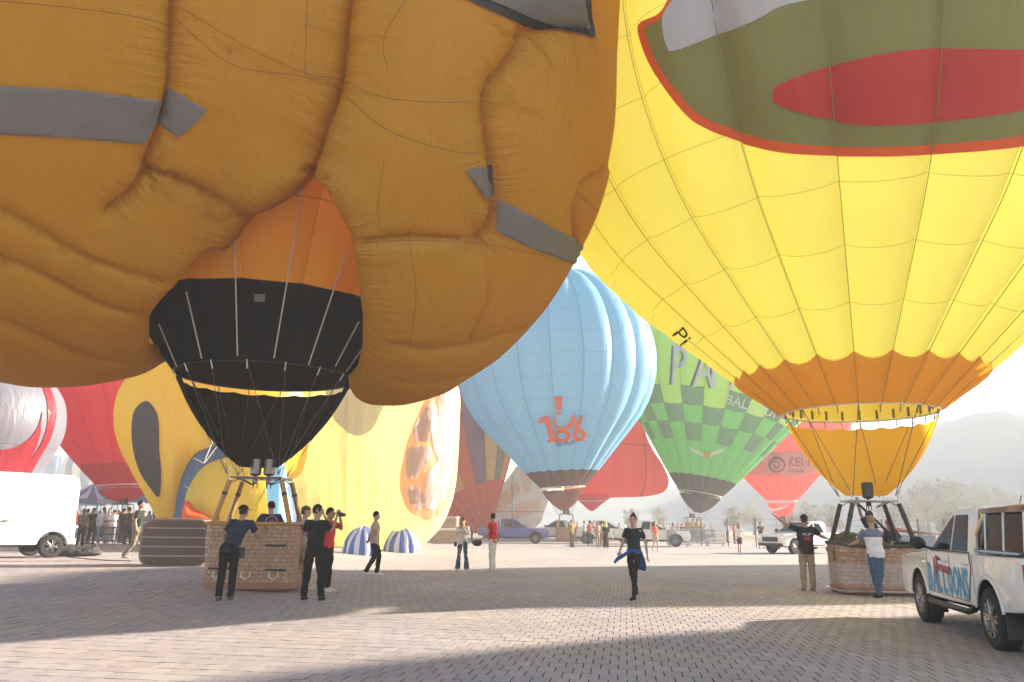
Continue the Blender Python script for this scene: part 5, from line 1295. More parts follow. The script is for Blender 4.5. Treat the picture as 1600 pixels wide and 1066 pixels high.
bk_ = N(nt, 'ShaderNodeTexBrick'); bk_.inputs['Scale'].default_value = 1; bk_.inputs['Brick Width'].default_value = .048; bk_.inputs['Row Height'].default_value = .085; bk_.inputs['Mortar Size'].default_value = .006; bk_.inputs['Mortar Smooth'].default_value = .4
bk_.inputs['Color1'].default_value = (1, .95, .9, 1); bk_.inputs['Color2'].default_value = (.66, .60, .55, 1); bk_.inputs['Mortar'].default_value = (.30, .24, .20, 1); nt.links.new(cx_.outputs[0], bk_.inputs['Vector'])
mk_ = N(nt, 'ShaderNodeMixRGB', blend_type='MULTIPLY'); mk_.inputs[0].default_value = .9
cr.color_ramp.elements[0].color = (0.48, 0.28, 0.17, 1); cr.color_ramp.elements[1].color = (0.72, 0.50, 0.35, 1)
nt.links.new(n1.outputs[0], cr.inputs[0]); nt.links.new(cr.outputs[0], mk_.inputs[1]); nt.links.new(bk_.outputs[0], mk_.inputs[2]); nt.links.new(mk_.outputs[0], b.inputs['Base Color']); b.inputs['Roughness'].default_value = 0.6
bpw = N(nt, 'ShaderNodeBump', strength=.7, distance=.015); bk2 = bk_.outputs['Fac']; iv_ = N(nt, 'ShaderNodeMath', operation='SUBTRACT'); iv_.inputs[0].default_value = 1; nt.links.new(bk2, iv_.inputs[1]); nt.links.new(iv_.outputs[0], bpw.inputs['Height']); nt.links.new(bpw.outputs[0], b.inputs['Normal'])
m_wick_d = plain('old_wicker', (0.17, 0.115, 0.08), 0.75, var=0.35, vs=30, bump=.6)
m_tan = plain('tan_leather', (0.42, 0.22, 0.07), 0.5, bump=.2); m_suede = plain('brown_hide', (0.34, 0.17, 0.10), 0.7, bump=.3)
m_steel = plain('stainless', (0.55, 0.54, 0.52), 0.3, metal=1.0); m_can = plain('burner_can', (0.20, 0.18, 0.16), 0.35, metal=1.0); m_dsteel = plain('dark_metal', (0.06, 0.055, 0.05), 0.4, metal=.7)
m_strap = plain('black_strap', (0.02, 0.022, 0.028), 0.6); m_pad = plain('dark_padding', (0.055, 0.045, 0.035), 0.75)
def rrect(hx, hy, r, n=8):
    out = []
    for cx, cy, a0 in ((hx - r, hy - r, 0), (-hx + r, hy - r, 90), (-hx + r, -hy + r, 180), (hx - r, -hy + r, 270)):
        for k in range(n + 1): a = R_(a0 + 90 * k / n); out.append((cx + r * math.cos(a), cy + r * math.sin(a)))
    return out
def along(loop, step):
    L = len(loop); out = []; tot = sum(math.dist(loop[i], loop[(i + 1) % L]) for i in range(L)); n = int(tot / step / 2) * 2
    acc = 0; i = 0; seg = math.dist(loop[0], loop[1])
    for k in range(n):
        t = tot * k / n
        while acc + seg < t: acc += seg; i += 1; seg = math.dist(loop[i % L], loop[(i + 1) % L])
        a, c = Vector(loop[i % L]), Vector(loop[(i + 1) % L]); u = (t - acc) / seg
        p = a.lerp(c, u); d = (c - a).normalized(); out.append((p, Vector((d.y, -d.x))))
    return out
def weave_wall(root, hx, hy, z0, z1, mat, flare=0.03, r=.22, name='wicker_wall', step=.03, sag=None):
    lp = along(rrect(hx, hy, r), step); n = len(lp); rows = int((z1 - z0) / step); vs = []
    for j in range(rows + 1):
        z = z0 + (z1 - z0) * j / rows
        for i, (p, nn) in enumerate(lp):
            f = 1 + flare * (j / rows); w_ = .009 * math.cos(PI * (i // 2 + j)) * (1 if i % 2 else .4)
            zz = z if sag is None else z0 + (z - z0) * (1 - sag * max(0, 1 - (p.x / hx) ** 2))
            vs.append((p.x * f + nn.x * w_, p.y * f + nn.y * w_, zz))
    fs = [(j * n + i, j * n + (i + 1) % n, (j + 1) * n + (i + 1) % n, (j + 1) * n + i) for j in range(rows) for i in range(n)]
    inner = len(vs); vs += [(v[0] * .955, v[1] * .955, v[2]) for v in vs[:]]
    fs += [tuple(reversed([k + inner for k in f])) for f in fs[:]]
    return mk(name, vs, fs, mat, root)
def basket(label, loc, rz, hx, hy, h, group=None, wrap=False, pads=m_tan, fz=2.4, spread=.8, burners=2, mat=m_wick, handles=True, sag=None):
    t = thing('wicker_basket', label, 'balloon basket', loc, rz, group)
    weave_wall(t, hx, hy, .16, h - .03, mat, sag=sag)
    MB().loft([[Vector((x, y, z)) for x, y in rrect(hx + e, hy + e, .22)] for z, e in ((.03, -.02), (.06, .015), (.18, .02))]).make('base_band', m_suede, t)
    rim = [Vector((x * 1.03, y * 1.03, h - (0 if sag is None else sag * h * max(0, 1 - (x / hx) ** 2)))) for x, y in rrect(hx, hy, .22)]
    MB().tube(rim, .042, 8, closed=True).make('rim', pads, t)
    MB().loft([[Vector((x * .95, y * .95, z)) for x, y in rrect(hx, hy, .2)] for z in (.14, .17)]).make('floor', m_suede, t)
    for y in (-.35, 0, .35): MB().box((0, y * hy * 2, .02), (hx * 1.9, .06, .04)).make('skid', plain('skid_wood', (0.35, 0.24, 0.14), 0.7), t)
    if handles:
        for x in (-.62, 0, .62):
            MB().tube([(x * hx - .09, -hy - .02, .40), (x * hx - .09, -hy - .06, .30), (x * hx, -hy - .07, .24), (x * hx + .09, -hy - .06, .30), (x * hx + .09, -hy - .02, .40)], .022, 6).make('rope_handle', plain('hemp_rope', (0.66, 0.56, 0.34), 0.8), t)
        for x, z in ((-.62, .46), (.66, .44), (.62, .94)): MB().box((x * hx, -hy * 1.02 - .022, z), (.42 * hx / .9, .025, .035)).make('strap', m_strap, t)
        for x in (-.6, .35): MB().box((x * hx, -hy * 1.03 - .03, h - .14), (.05, .03, .14)).make('buckle_tab', m_tan, t)
    if wrap:
        m_w = bpy.data.materials.get('clear_wrap')
        if m_w is None:
            m_w, nt, b = nodes('clear_wrap'); b.inputs['Base Color'].default_value = (.85, .85, .88, 1); b.inputs['Roughness'].default_value = .18; b.inputs['Alpha'].default_value = .22
            n_ = N(nt, 'ShaderNodeTexNoise', scale=9, detail=3); tcx = N(nt, 'ShaderNodeTexCoord'); nt.links.new(tcx.outputs['Object'], n_.inputs['Vector']); bp = N(nt, 'ShaderNodeBump', strength=.8, distance=.04); nt.links.new(n_.outputs[0], bp.inputs['Height']); nt.links.new(bp.outputs[0], b.inputs['Normal'])
        lp = along(rrect(hx * 1.03 + .03, hy * 1.03 + .03, .22), .08); n = len(lp)
        vs = [(p.x + nn.x * .012 * noise.noise(Vector((i * .7, j, 0))), p.y + nn.y * .012 * noise.noise(Vector((i * .7, j, 3))), .24 + .46 * j / 6) for j in range(7) for i, (p, nn) in enumerate(lp)]
        mk('plastic_wrap', vs, [(j * n + i, j * n + (i + 1) % n, (j + 1) * n + (i + 1) % n, (j + 1) * n + i) for j in range(6) for i in range(n)], m_w, t)
        MB().tube([(x * 1.04, y * 1.06, .10) for x, y in rrect(hx + .05, hy + .05, .22)], .022, 6, closed=True).make('skid_tube', m_steel, t)
    # uprights and burner frame
    fx, fy = hx * spread, hy * .75
    for sx in (-1, 1):
        for sy in (-1, 1):
            MB().tube([(sx * hx * .88, sy * hy * .85, h - .02), (sx * fx, sy * fy, fz - .06)], .053, 10).make('padded_upright', pads, t)
            MB().tube([(sx * fx, sy * fy, fz - .1), (sx * fx, sy * fy, fz + .12), (sx * fx * 1.08, sy * fy * 1.1, fz + .24)], .014, 6).make('carabiner', m_steel, t)
            ua, ub = Vector((sx * hx * .88, sy * hy * .85, h - .02)), Vector((sx * fx, sy * fy, fz - .06)); f = MB().tube([ua.lerp(ub, .66), ua.lerp(ub, .73)], .060, 8).make('strap_band', m_strap, t)
    fr = MB(); q = [(-fx, -fy, fz), (fx, -fy, fz), (fx, fy, fz), (-fx, fy, fz)]
    fr.tube([Vector(a) for a in q], .02, 6, closed=True); fr.tube([(-fx, 0, fz), (fx, 0, fz)], .016, 6); fr.tube([(-.15, -fy, fz), (-.15, fy, fz)], .014, 6); fr.tube([(.15, -fy, fz), (.15, fy, fz)], .014, 6)
    bfm = fr.make('burner_frame', m_steel, t)
    for sx in (-1, 1):
        for q_ in (-1, 1):
            MB().tube([(sx * fx * .35, q_ * .05, fz - .14), (sx * fx * .8, q_ * .2, fz - .02), (sx * fx * 1.02, q_ * fy * .8, fz - .12), (sx * hx * .80, q_ * hy * .72, h + .25), (sx * hx * .78, q_ * hy * .66, h - .3)], .012, 5).make('fuel_hose', m_strap, t)
        MB().lathe([(.0, h - .75), (.14, h - .72), (.15, h - .6), (.15, h - .12), (.10, h - .04), (.03, h - .02), (.03, h + .04)], (sx * hx * .62, hy * .45, 0), 14).make('gas_cylinder', m_steel, t)
    xs_ = [0] if burners == 1 else [-.15, .15]
    for x in xs_:
        bn = MB().lathe([(.03, fz - .12), (.06, fz - .10), (.06, fz - .02), (.035, fz), (.035, fz + .05), (.10, fz + .07), (.125, fz + .10), (.13, fz + .42), (.122, fz + .42), (.118, fz + .12)], (x, 0, 0), 16).make('burner', m_can if burners == 2 else m_dsteel, t)
        for j in range(5):
            MB().tube([(x + .098 * math.cos(2 * PI * k / 16), .098 * math.sin(2 * PI * k / 16), fz + .13 + .075 * j) for k in range(16)], .010, 5, closed=True).make('coil', m_dsteel, bn)
        for k in range(3): MB().tube([(x + .05 * math.cos(k * 2), .05 * math.sin(k * 2), fz - .08), (x + .07 * math.cos(k * 2 + .5), .07 * math.sin(k * 2), fz - .22)], .012, 5).make('valve', m_dsteel, bn)
    return t
LB = Vector((OB.x + .15, 18.05, 0.0)); LB.x = P(382, 930, 17.3).x
bl = basket('wicker basket with tan rim under the black skirt, men leaning on it', (LB.x - .05, 18.0, gz(LB.x, 18)), R_(2), .93, .62, 1.38, fz=2.36, spread=.60)
RB = Vector((yel.location.x + .02, yel.location.y - .05, 0))
br = basket('brown wicker basket wrapped in clear plastic under the orange skirt', RB, R_(-6), .88, .64, 1.14, wrap=True, pads=m_pad, fz=2.10, spread=.58, burners=1, handles=False, sag=.10)
MB().tube([(-.30, -.2, 2.03), (.30, -.1, 1.45)], .03, 6).make('diagonal_strut', m_dsteel, br)
# people standing inside the baskets
p2 = person('man inside the left basket with a round emblem on the back of his navy t-shirt', (P(425, 800, 18.0).x, 18.0, .17), 205, 1.72, 'm2', ((0.03, 0.035, 0.07), blk, blk, (0.05, 0.02, 0.02)), 0, hair='short', arms=('rail', 'rail'), legs='stand', lean=(0, -.14), head=R_(30), **D)
J = PM['m2']['J']; c_ = J['chest'] + V3((0, .138, .0))
MB().tube([c_ + V3((.125 * math.cos(2 * PI * k / 28), .004, .125 * math.sin(2 * PI * k / 28))) for k in range(28)], .009, 5, closed=True).make('emblem_ring', cloth((0.45, 0.4, 0.42)), p2)
MB().lathe([(.0, 0), (.07, 0), (.07, .012), (0, .012)], c_, 16, 'y').make('emblem_disc', cloth((0.22, 0.10, 0.13)), p2)
person('dark skinned man inside the right basket with one arm up at the burner', (P(1362, 800, 19.4).x, 19.4, .17), 215, 1.70, 'm12', ((0.03, 0.035, 0.07), blk, blk, (0.03, 0.02, 0.015)), 2, hair='short', arms=('overhead', 'bent'), legs='stand', lean=(.02, -.05), **D)
person('ginger haired man bending over the far side of the right basket', (P(1386, 800, 20.3).x, 20.5, 0), 10, 1.70, 'm13', ((0.04, 0.045, 0.06), blk, blk, (0.40, 0.16, 0.06)), 0, hair='short', arms=('rail', 'rail'), legs='stand', lean=(-.05, -.22), nod=R_(25), **D)
tb = thing('envelope_bag', 'olive green cloth bundle heaped inside the right basket', 'bag', (P(1330, 840, 19.1).x, 19.1, .55))
m = MB(); m.sphere((0, 0, .35), (.42, .30, .45), 20, 14).sphere((-.12, 0, .62), (.26, .24, .24), 16, 10).sphere((.2, -.05, .5), (.28, .22, .22), 16, 10)
me = remesh('bundle', m, .025, .10, 4); me.materials.append(plain('olive_canvas', (0.11, 0.095, 0.035), 0.8, bump=.4)); fromme('bundle', me, tb)
# lying basket
pl_ = G(268, 886); pl = Vector((pl_.x, pl_.y, pl_.z))
lyb = thing('wicker_basket', 'dark wicker basket lying on its side with four pale skids', 'balloon basket', (pl.x, pl.y + .02, pl.z), R_(6))
hw, hh = .87, .60
m = MB(); m.loft([[Vector((x * s, y0, z * s + hh + .02)) for x, z in rrect(hw, hh, .30)] for y0, s in ((0, .90), (.03, .98), (.08, 1.0), (.14, 1.0))]); m.make('base', m_wick_d, lyb)
lp = along(rrect(hw, hh, .30), .035); n = len(lp); rows = 30
vs = [(p.x * 1.0 + nn.x * .010 * math.cos(PI * (i // 2 + j)) * (1 if i % 2 else .4), .14 + 1.0 * j / rows, p.y + nn.y * .010 * math.cos(PI * (i // 2 + j)) + hh + .02) for j in range(rows + 1) for i, (p, nn) in enumerate(lp)]
mk('wicker_wall', vs, [(j * n + i, j * n + (i + 1) % n, (j + 1) * n + (i + 1) % n, (j + 1) * n + i) for j in range(rows) for i in range(n)], m_wick, lyb)
MB().tube([(x * 1.02, 1.15, z * 1.02 + hh + .02) for x, z in rrect(hw, hh, .30)], .04, 6, closed=True).make('rim', m_tan, lyb)
MB().tube([(x * 1.0, .05, z * 1.0 + hh + .02) for x, z in rrect(hw, hh, .30)], .03, 6, closed=True).make('edge_binding', plain('grey_hide', (0.28, 0.23, 0.17), 0.7), lyb)
for z in (.28, .52, .76, 1.0): MB().box((0, -.02, z), (1.66 if .2 < z < .95 else 1.5, .05, .035)).make('skid', plain('pale_skid', (0.36, 0.31, 0.26), 0.6), lyb)
for i in range(26):
    x = -.78 + i * .0624; hz_ = .52 - max(0, abs(x) - .62) * 1.3
    MB().box((x, .002, hh + .02), (.028, .02, hz_ * 2)).make('cane', m_wick_d, lyb)
# far baskets
def far_basket(label, x, Y, w_=1.6, h=1.15, fz=2.2, group='baskets far across the square', mat=m_wick, z=0):
    X = (x - 796.5) / FPX * Y * CP
    t = thing('wicker_basket', label, 'balloon basket', (X, Y, gz(X, Y) + z), 0, group)
    weave_wall(t, w_ / 2, .55, .1, h, mat, step=.09); MB().tube([(a, c, h) for a, c in rrect(w_ / 2 + .02, .57, .22, 4)], .05, 6, closed=True).make('rim', m_tan, t)
    for sx in (-1, 1):
        for sy in (-1, 1): MB().tube([(sx * w_ * .42, sy * .45, h), (sx * w_ * .3, sy * .35, fz)], .03, 5).make('upright', m_tan, t)
    MB().tube([(-w_ * .3, -.35, fz), (w_ * .3, -.35, fz), (w_ * .3, .35, fz), (-w_ * .3, .35, fz)], .03, 5, closed=True).make('burner_frame', m_dsteel, t)
    for x_ in (-.15, .15): MB().lathe([(.08, fz), (.12, fz + .1), (.12, fz + .35), (.02, fz + .36)], (x_, 0, 0), 10).make('burner', m_dsteel, t)
    return t
far_basket('basket under the green checkered balloon, with people in it', 1082, 76.5, w_=2.2, h=1.3)
far_basket('basket under the light blue balloon with the burner lit', 885, 63.5)
far_basket('basket under the pale red balloon', 1224, 87.5)
far_basket('basket under the crimson balloon behind the crowd', 190, 51.5, fz=2.1)
for i, (x, yaw, c) in enumerate([(1075, 0, (0.6, 0.28, 0.10)), (1083, 180, (0.55, 0.5, 0.42)), (1090, 20, (0.5, 0.3, 0.15))]):
    X = (x - 796.5) / FPX * 76.5 * CP
    person(['person in orange top standing in the green balloon basket', 'person in cream top standing in the green balloon basket', 'person in brown orange top at the right end of the green balloon basket'][i], (X, 76.5, .35), yaw, 1.72, 'bg' + 'agf'[i], (c, G_, G_, hairb), 1, 'crew of the green balloon', **dict(SH['agf'[i]], **BG))
# wooden crates left of blue pickup
def crate(label, x, y, Y, w_, h, rows):
    p = P(x, y, Y); X = p.x
    t = thing('wicker_hamper', label, 'basket', (X, Y, gz(X, Y)), 0, 'stacked baskets left of the blue pickup')
    t.location.z += rows
    weave_wall(t, w_ / 2, .6, .05, h, m_wick, step=.08); MB().tube([(a, c, h) for a, c in rrect(w_ / 2 + .02, .62, .22, 4)], .06, 6, closed=True).make('rim', plain('white_binding', (0.6, 0.57, 0.52), 0.6), t)
    for k in range(3): MB().box((0, -.63, .12 + k * h * .32), (w_ * .96, .05, .05)).make('skid', MC['pale_skid'], t)
crate('lower wicker basket of the pair left of the blue pickup', 697, 840, 58, 2.1, .95, 0)
crate('upper wicker basket of the pair left of the blue pickup', 695, 820, 58, 1.9, .80, 1.02)

# ------------------------------------------------------------------ vehicles
m_white = plain('white_paint', (0.72, 0.71, 0.69), 0.28, var=.03, coat=.6); m_bluep = plain('blue_paint', (0.045, 0.05, 0.26), 0.25, var=.05, coat=.6)
m_tyre = plain('tyre_rubber', (0.018, 0.017, 0.016), 0.85, bump=.3, bs=60); m_glass = plain('dark_glass', (0.012, 0.018, 0.018), 0.12, var=.02, spec=.4)
m_black = plain('black_trim', (0.018, 0.017, 0.017), 0.5); m_chrome = plain('chrome', (0.75, 0.75, 0.76), 0.12, metal=1); m_redl = plain('red_lens', (0.4, 0.01, 0.01), 0.2); m_maroon = plain('maroon_paint', (0.10, 0.025, 0.03), 0.35, coat=.4)
m_alloy = plain('alloy', (0.30, 0.285, 0.27), 0.35, metal=.85); m_under = plain('underbody', (0.02, 0.018, 0.016), 0.9)
def wheel(root, x, y, r=.385, w_=.265, side=1, spokes=6):
    t = MB().lathe([(r * .62, -w_ / 2), (r * .90, -w_ / 2), (r * .97, -w_ * .42), (r, -w_ * .3), (r, w_ * .3), (r * .97, w_ * .42), (r * .90, w_ / 2), (r * .62, w_ / 2)], (0, 0, 0), 36, 'y', False).make('wheel', m_tyre, root, loc=(x, y, r))
    for k in range(36):
        a = 2 * PI * k / 36
    m = MB(); s = side
    m.lathe([(r * .65, s * w_ * .46), (r * .63, s * w_ * .50), (r * .58, s * w_ * .40), (r * .56, s * -w_ * .3)], (0, 0, 0), 36, 'y', False)
    m.lathe([(0, s * w_ * .44), (r * .12, s * w_ * .44), (r * .16, s * w_ * .36), (r * .16, s * w_ * .1)], (0, 0, 0), 18, 'y')
    for k in range(spokes):
        a = 2 * PI * k / spokes
        for da in (-.20, .20):
            p0 = (r * .13 * math.cos(a + da * .7), s * w_ * .40, r * .13 * math.sin(a + da * .7)); p1 = (r * .40 * math.cos(a + da * 1.25), s * w_ * .44, r * .40 * math.sin(a + da * 1.25)); p2_ = (r * .60 * math.cos(a + da), s * w_ * .43, r * .60 * math.sin(a + da))
            m.tube([p0, p1, p2_], [.022, .016, .016], 5)
        m.tube([(r * .42 * math.cos(a - .24), s * w_ * .435, r * .42 * math.sin(a - .24)), (r * .42 * math.cos(a + .24), s * w_ * .435, r * .42 * math.sin(a + .24))], .013, 5)
    m.make('rim', m_alloy, t)
    MB().lathe([(0, s * w_ * .02), (r * .60, s * w_ * .02), (r * .60, s * -w_ * .05), (0, s * -w_ * .05)], (0, 0, 0), 24, 'y').make('brake_well', m_black, t)
    return t
def arch_pts(cx, r, zc, z0, n=12):
    """wheel arch from right foot to left foot (decreasing x), above z0"""
    out = []; a0 = math.asin(max(-1, min(1, (z0 - zc) / r)))
    for k in range(n + 1):
        a = a0 + (PI - 2 * a0) * k / n; out.append((cx + r * math.cos(a), zc + r * math.sin(a)))
    return out
def side_solid(root, name, outline, ya, yb, mat, bev=.02, tum=None):
    """outline in (x,z); extruded from y=ya to y=yb; tum(z) shrinks |y|"""
    mb = MB(); n = len(outline)
    vs = []
    for y in (ya, yb):
        for x, z in outline:
            vs.append((x, y * (tum(x, z) if tum else 1), z))
    fs = [tuple(range(n)), tuple(reversed(range(n, 2 * n)))] + [(k, k + n, (k + 1) % n + n, (k + 1) % n) for k in range(n)]
    mb.add(vs, fs); return mb.make(name, mat, root, bevel=bev)
def strip(root, name, pts, y, t, mat, th=.008, tum=None):
    """flat plate following polygon pts (x,z) at lateral y"""
    s = 1 if y > 0 else -1
    n = len(pts); vs = []
    for o_ in (0, th * s):
        for x, z in pts: vs.append((x, (y + o_) * (tum(x, z) if tum else 1), z))
    fs = [tuple(range(n)), tuple(reversed(range(n, 2 * n)))] + [(k, k + n, (k + 1) % n + n, (k + 1) % n) for k in range(n)]
    return MB().add(vs, fs).make(name, mat, root, bevel=0)
def pickup(label, loc, rz, paint, canopy=False, group=None, detail=True, roofmat=None):
    t = thing('pickup_truck', label, 'pickup truck', loc, rz, group)
    fx, rx, wr = 1.62, -1.465, .385
    hw = .915; tl = lambda x, z: 1 - max(0, z - 1.06) * .20
    z0 = .50
    low = [(2.55, .42), (2.62, .62), (2.60, .95), (2.48, 1.06), (1.10, 1.14), (.95, 1.16), (-.95, 1.16), (-.97, 1.16), (-2.60, 1.17), (-2.66, 1.14), (-2.66, .62), (-2.60, .56)]
    bot = [(-2.2, .52)] + list(reversed(arch_pts(rx, .47, wr + .02, z0))) + [(-.9, z0 - .02), (.98, z0 - .04)] + list(reversed(arch_pts(fx, .47, wr + .02, z0))) + [(2.2, .42)]
    side_solid(t, 'body', low + bot, -hw, hw, paint, .03)
    MB().box((0, 0, .50), (4.6, 1.3, .25)).make('chassis', m_under, t)
    # cabin
    cab = [(1.02, 1.14), (.10, 1.74), (-.10, 1.79), (-.80, 1.79), (-.98, 1.72), (-1.02, 1.14)]
    side_solid(t, 'cab_roof', cab, -hw * .985, hw * .985, paint, .035, lambda x, z: 1 - max(0, z - 1.14) * .27)
    tw = lambda x, z: 1 - max(0, z - 1.14) * .27
    yw = hw * .985 + .002
    for s in (1, -1):
        strip(t, 'front_window', [(.80, 1.19), (.06, 1.66), (-.02, 1.69), (-.06, 1.19)], s * yw, 0, m_glass, .006, tw)
        strip(t, 'rear_window', [(-.14, 1.19), (-.10, 1.69), (-.62, 1.69), (-.80, 1.19)], s * yw, 0, m_glass, .006, tw)
        strip(t, 'window_sill', [(.92, 1.165), (.92, 1.185), (-.88, 1.185), (-.88, 1.165)], s * (yw), 0, m_black, .010, tw)
        # doors: panels a few mm proud with open joints
        fd = strip(t, 'front_door', [(1.02, .56), (1.04, .80), (.98, 1.15), (-.07, 1.15), (-.07, .52)], s * (hw + .001), 0, paint, .009)
        rd = strip(t, 'rear_door', [(-.085, .52), (-.085, 1.15), (-.92, 1.15), (-.95, .95), (-.84, .72), (-.80, .55)], s * (hw + .001), 0, paint, .009)
        for d_, x in ((fd, .10), (rd, -.76)):
            MB().tube([(x + .09, s * (hw + .012), 1.02), (x + .07, s * (hw + .045), 1.02), (x - .07, s * (hw + .045), 1.02), (x - .09, s * (hw + .012), 1.02)], .014, 6).make('handle', m_chrome, d_)
        for ax in (fx, rx):
            lv = [(x, z) for x, z in arch_pts(ax, .462, wr + .02, z0 - .06, 14)]
            mk('wheel_well', [(x, s * (hw - .012), z) for x, z in lv] + [(x, s * (hw - .45), z) for x, z in lv] + [(ax, s * (hw - .45), wr)], [(k, k + 1, k + 16, k + 15) for k in range(14)] + [(15 + k, 16 + k, 30) for k in range(14)], m_under, t)
        if detail:
            for dpts in ([(1.02, .56), (1.04, .80), (.98, 1.15)], [(-.078, .52), (-.078, 1.15)], [(-.925, 1.15), (-.955, .95), (-.845, .72), (-.805, .55)], [(-.80, .53), (1.0, .55)], [(.985, 1.15), (1.9, 1.10), (2.45, 1.03)]):
                MB().tube([(x, s * (hw + .009 - (.01 if x > 1.5 else 0)), z) for x, z in dpts], .005, 4).make('door_joint', m_under, t)
            MB().box((1.18, s * (hw + .006), .98), (.16, .012, .03)).make('fender_badge', m_chrome, t); MB().box((-1.35, s * (hw + .004), .98), (.13, .012, .16)).make('fuel_flap', paint, t)
        MB().tube([(1.05, s * (hw - .02), .44), (.95, s * (hw + .03), .40), (-.75, s * (hw + .03), .40), (-.88, s * (hw - .02), .44)], .045, 8).make('side_step', m_black, t)
        for ax in (fx, rx):
            a = arch_pts(ax, .475, wr + .02, z0 - .02, 16); MB().tube([(x, s * (hw - .002), z) for x, z in a], .020, 6).make('arch_flare', paint if detail else m_black, t)
        mr = MB(); mr.sphere((.86, s * (hw + .16), 1.27), (.07, .12, .10), 12, 8); mr.tube([(.84, s * (hw - .03), 1.19), (.86, s * (hw + .10), 1.22)], .022, 6); mr.make('side_mirror', m_black, t)
        MB().box((-2.655, s * (hw - .08), .93), (.05, .15, .34)).make('tail_light', m_redl, t, bevel=.01)
        MB().box((2.54, s * (hw - .22), .86), (.14, .36, .15)).make('headlight', m_chrome, t, bevel=.02)
        MB().box((rx - .47, s * (hw - .14), .36), (.02, .24, .34)).make('mudflap', m_black, t); MB().box((fx - .50, s * (hw - .14), .34), (.02, .24, .26)).make('mudflap', m_black, t)
        strip(t, 'bed_joint', [(-1.0, .56), (-1.0, 1.15), (-1.012, 1.15), (-1.012, .56)], s * (hw + .001), 0, m_under, .002)
        wheel(t, fx, s * (hw - .13), wr, .265, s); wheel(t, rx, s * (hw - .13), wr, .265, s)
    # windscreen
    ws = [(.965, 1.20), (.165, 1.715)]
    MB().add([(ws[0][0] + .012, -.80, ws[0][1] + .012), (ws[0][0] + .012, .80, ws[0][1] + .012), (ws[1][0] + .012, .70, ws[1][1] + .012), (ws[1][0] + .012, -.70, ws[1][1] + .012)], [(0, 1, 2, 3)]).make('windscreen', m_glass, t)
    MB().box((2.615, 0, .78), (.03, 1.1, .26)).make('grille', m_black, t); MB().box((2.60, 0, .50), (.10, 1.7, .16)).make('front_bumper', m_black, t, bevel=.03); MB().box((-2.72, 0, .56), (.14, 1.7, .16)).make('rear_bumper', m_chrome, t, bevel=.02)
    if canopy:
        rf = roofmat or m_maroon
        MB().loft([[Vector((x, y, z)) for x, y in rrect_at(-1.86, .80, hw * q - .04, .10)] for z, q in ((1.70, .93), (1.76, .93), (1.80, .86))]).make('canopy_roof', rf, t)
        for s in (1, -1):
            yy = s * (hw - .08)
            for x0, x1 in ((-1.10, -1.30), (-1.36, -1.92), (-1.98, -2.55)):
                strip(t, 'canopy_window', [(x0, 1.24), (x0, 1.68), (x1, 1.68), (x1, 1.24)], yy, 0, m_glass, .006, lambda x, z: 1 - max(0, z - 1.2) * .12)
            for x in (-1.07, -1.33, -1.95, -2.58): MB().tube([(x, yy, 1.18), (x, yy * .945, 1.72)], .020, 6).make('canopy_post', m_white, t)
            MB().tube([(-1.02, yy * 1.02, 1.215), (-2.62, yy * 1.02, 1.215)], .022, 6).make('bed_rail', m_black, t)
            MB().tube([(-1.16, yy * 1.05, 1.20), (-1.20, yy * 1.05, 1.42), (-1.30, yy * .97, 1.66), (-1.30, 0, 1.70)], .035, 8).make('roll_bar', m_chrome, t)
            MB().tube([(-1.28, yy * 1.06, 1.215), (-1.45, yy * 1.06, 1.215), (-2.55, yy * 1.06, 1.215)], .016, 6).make('bed_rail', m_chrome, t)
        MB().box((-1.86, 0, 1.45), (1.45, 1.42, .40)).make('canopy_load', plain('cargo', (0.03, 0.025, 0.025), .8), t)
        MB().tube([(-.70, .15, 1.79), (-.86, .15, 1.95)], .006, 5).make('aerial', m_black, t)
    else:
        MB().box((-1.85, 0, 1.165), (1.45, 1.55, .02)).make('bed_floor', m_under, t)
        MB().tube([(-1.12, -.80, 1.17), (-1.16, -.72, 1.62), (-1.16, .72, 1.62), (-1.12, .80, 1.17)], .035, 8).make('roll_bar', m_chrome if detail else m_black, t)
    return t
def rrect_at(cx, hx, hy, r): return [(cx + x, y) for x, y in rrect(hx, hy, r, 4)]
fw, rw = G(1429, 967), G(1577, 1026)
hd = (fw - rw); hd.z = 0; ang = math.atan2(hd.y, hd.x); hd.normalize(); left = Vector((-hd.y, hd.x, 0))
org_ = (fw + rw) / 2 - left * (.915) - hd * .0775
fg = pickup('white pickup with balloon company lettering, maroon roofed canopy and chrome bar, in the right foreground', (org_.x, org_.y, 0), ang, m_white, True, None)
fg['label'] = 'white pickup with BALLOONS lettering on its doors, large in the right foreground'
def side_text(root, txt, x, z, h, mat, sx=1.0, y=.927, name='lettering', shear=0, rot=0, bold=0.0):
    cu = bpy.data.curves.new('t', 'FONT'); cu.body = txt; cu.size = h / .7; cu.extrude = .0025; cu.shear = shear; cu.resolution_u = 2; cu.offset = bold
    ob = bpy.data.objects.new('t', cu); COL.objects.link(ob); dg = bpy.context.evaluated_depsgraph_get()
    me = bpy.data.meshes.new_from_object(ob.evaluated_get(dg)); me.name = name; bpy.data.objects.remove(ob)
    M = Matrix(((-1, 0, 0, x), (0, 0, 1, y), (0, 1, 0, z), (0, 0, 0, 1))) @ Matrix.Rotation(rot, 4, 'Z') @ Matrix.Diagonal((sx, 1, 1, 1))
    me.transform(M); me.materials.clear(); me.materials.append(mat)
    return fromme(name, me, root)
m_tb = plain('blue_vinyl', (0.05, 0.30, 0.50), .4); m_tr = plain('red_vinyl', (0.42, 0.03, 0.05), .4)
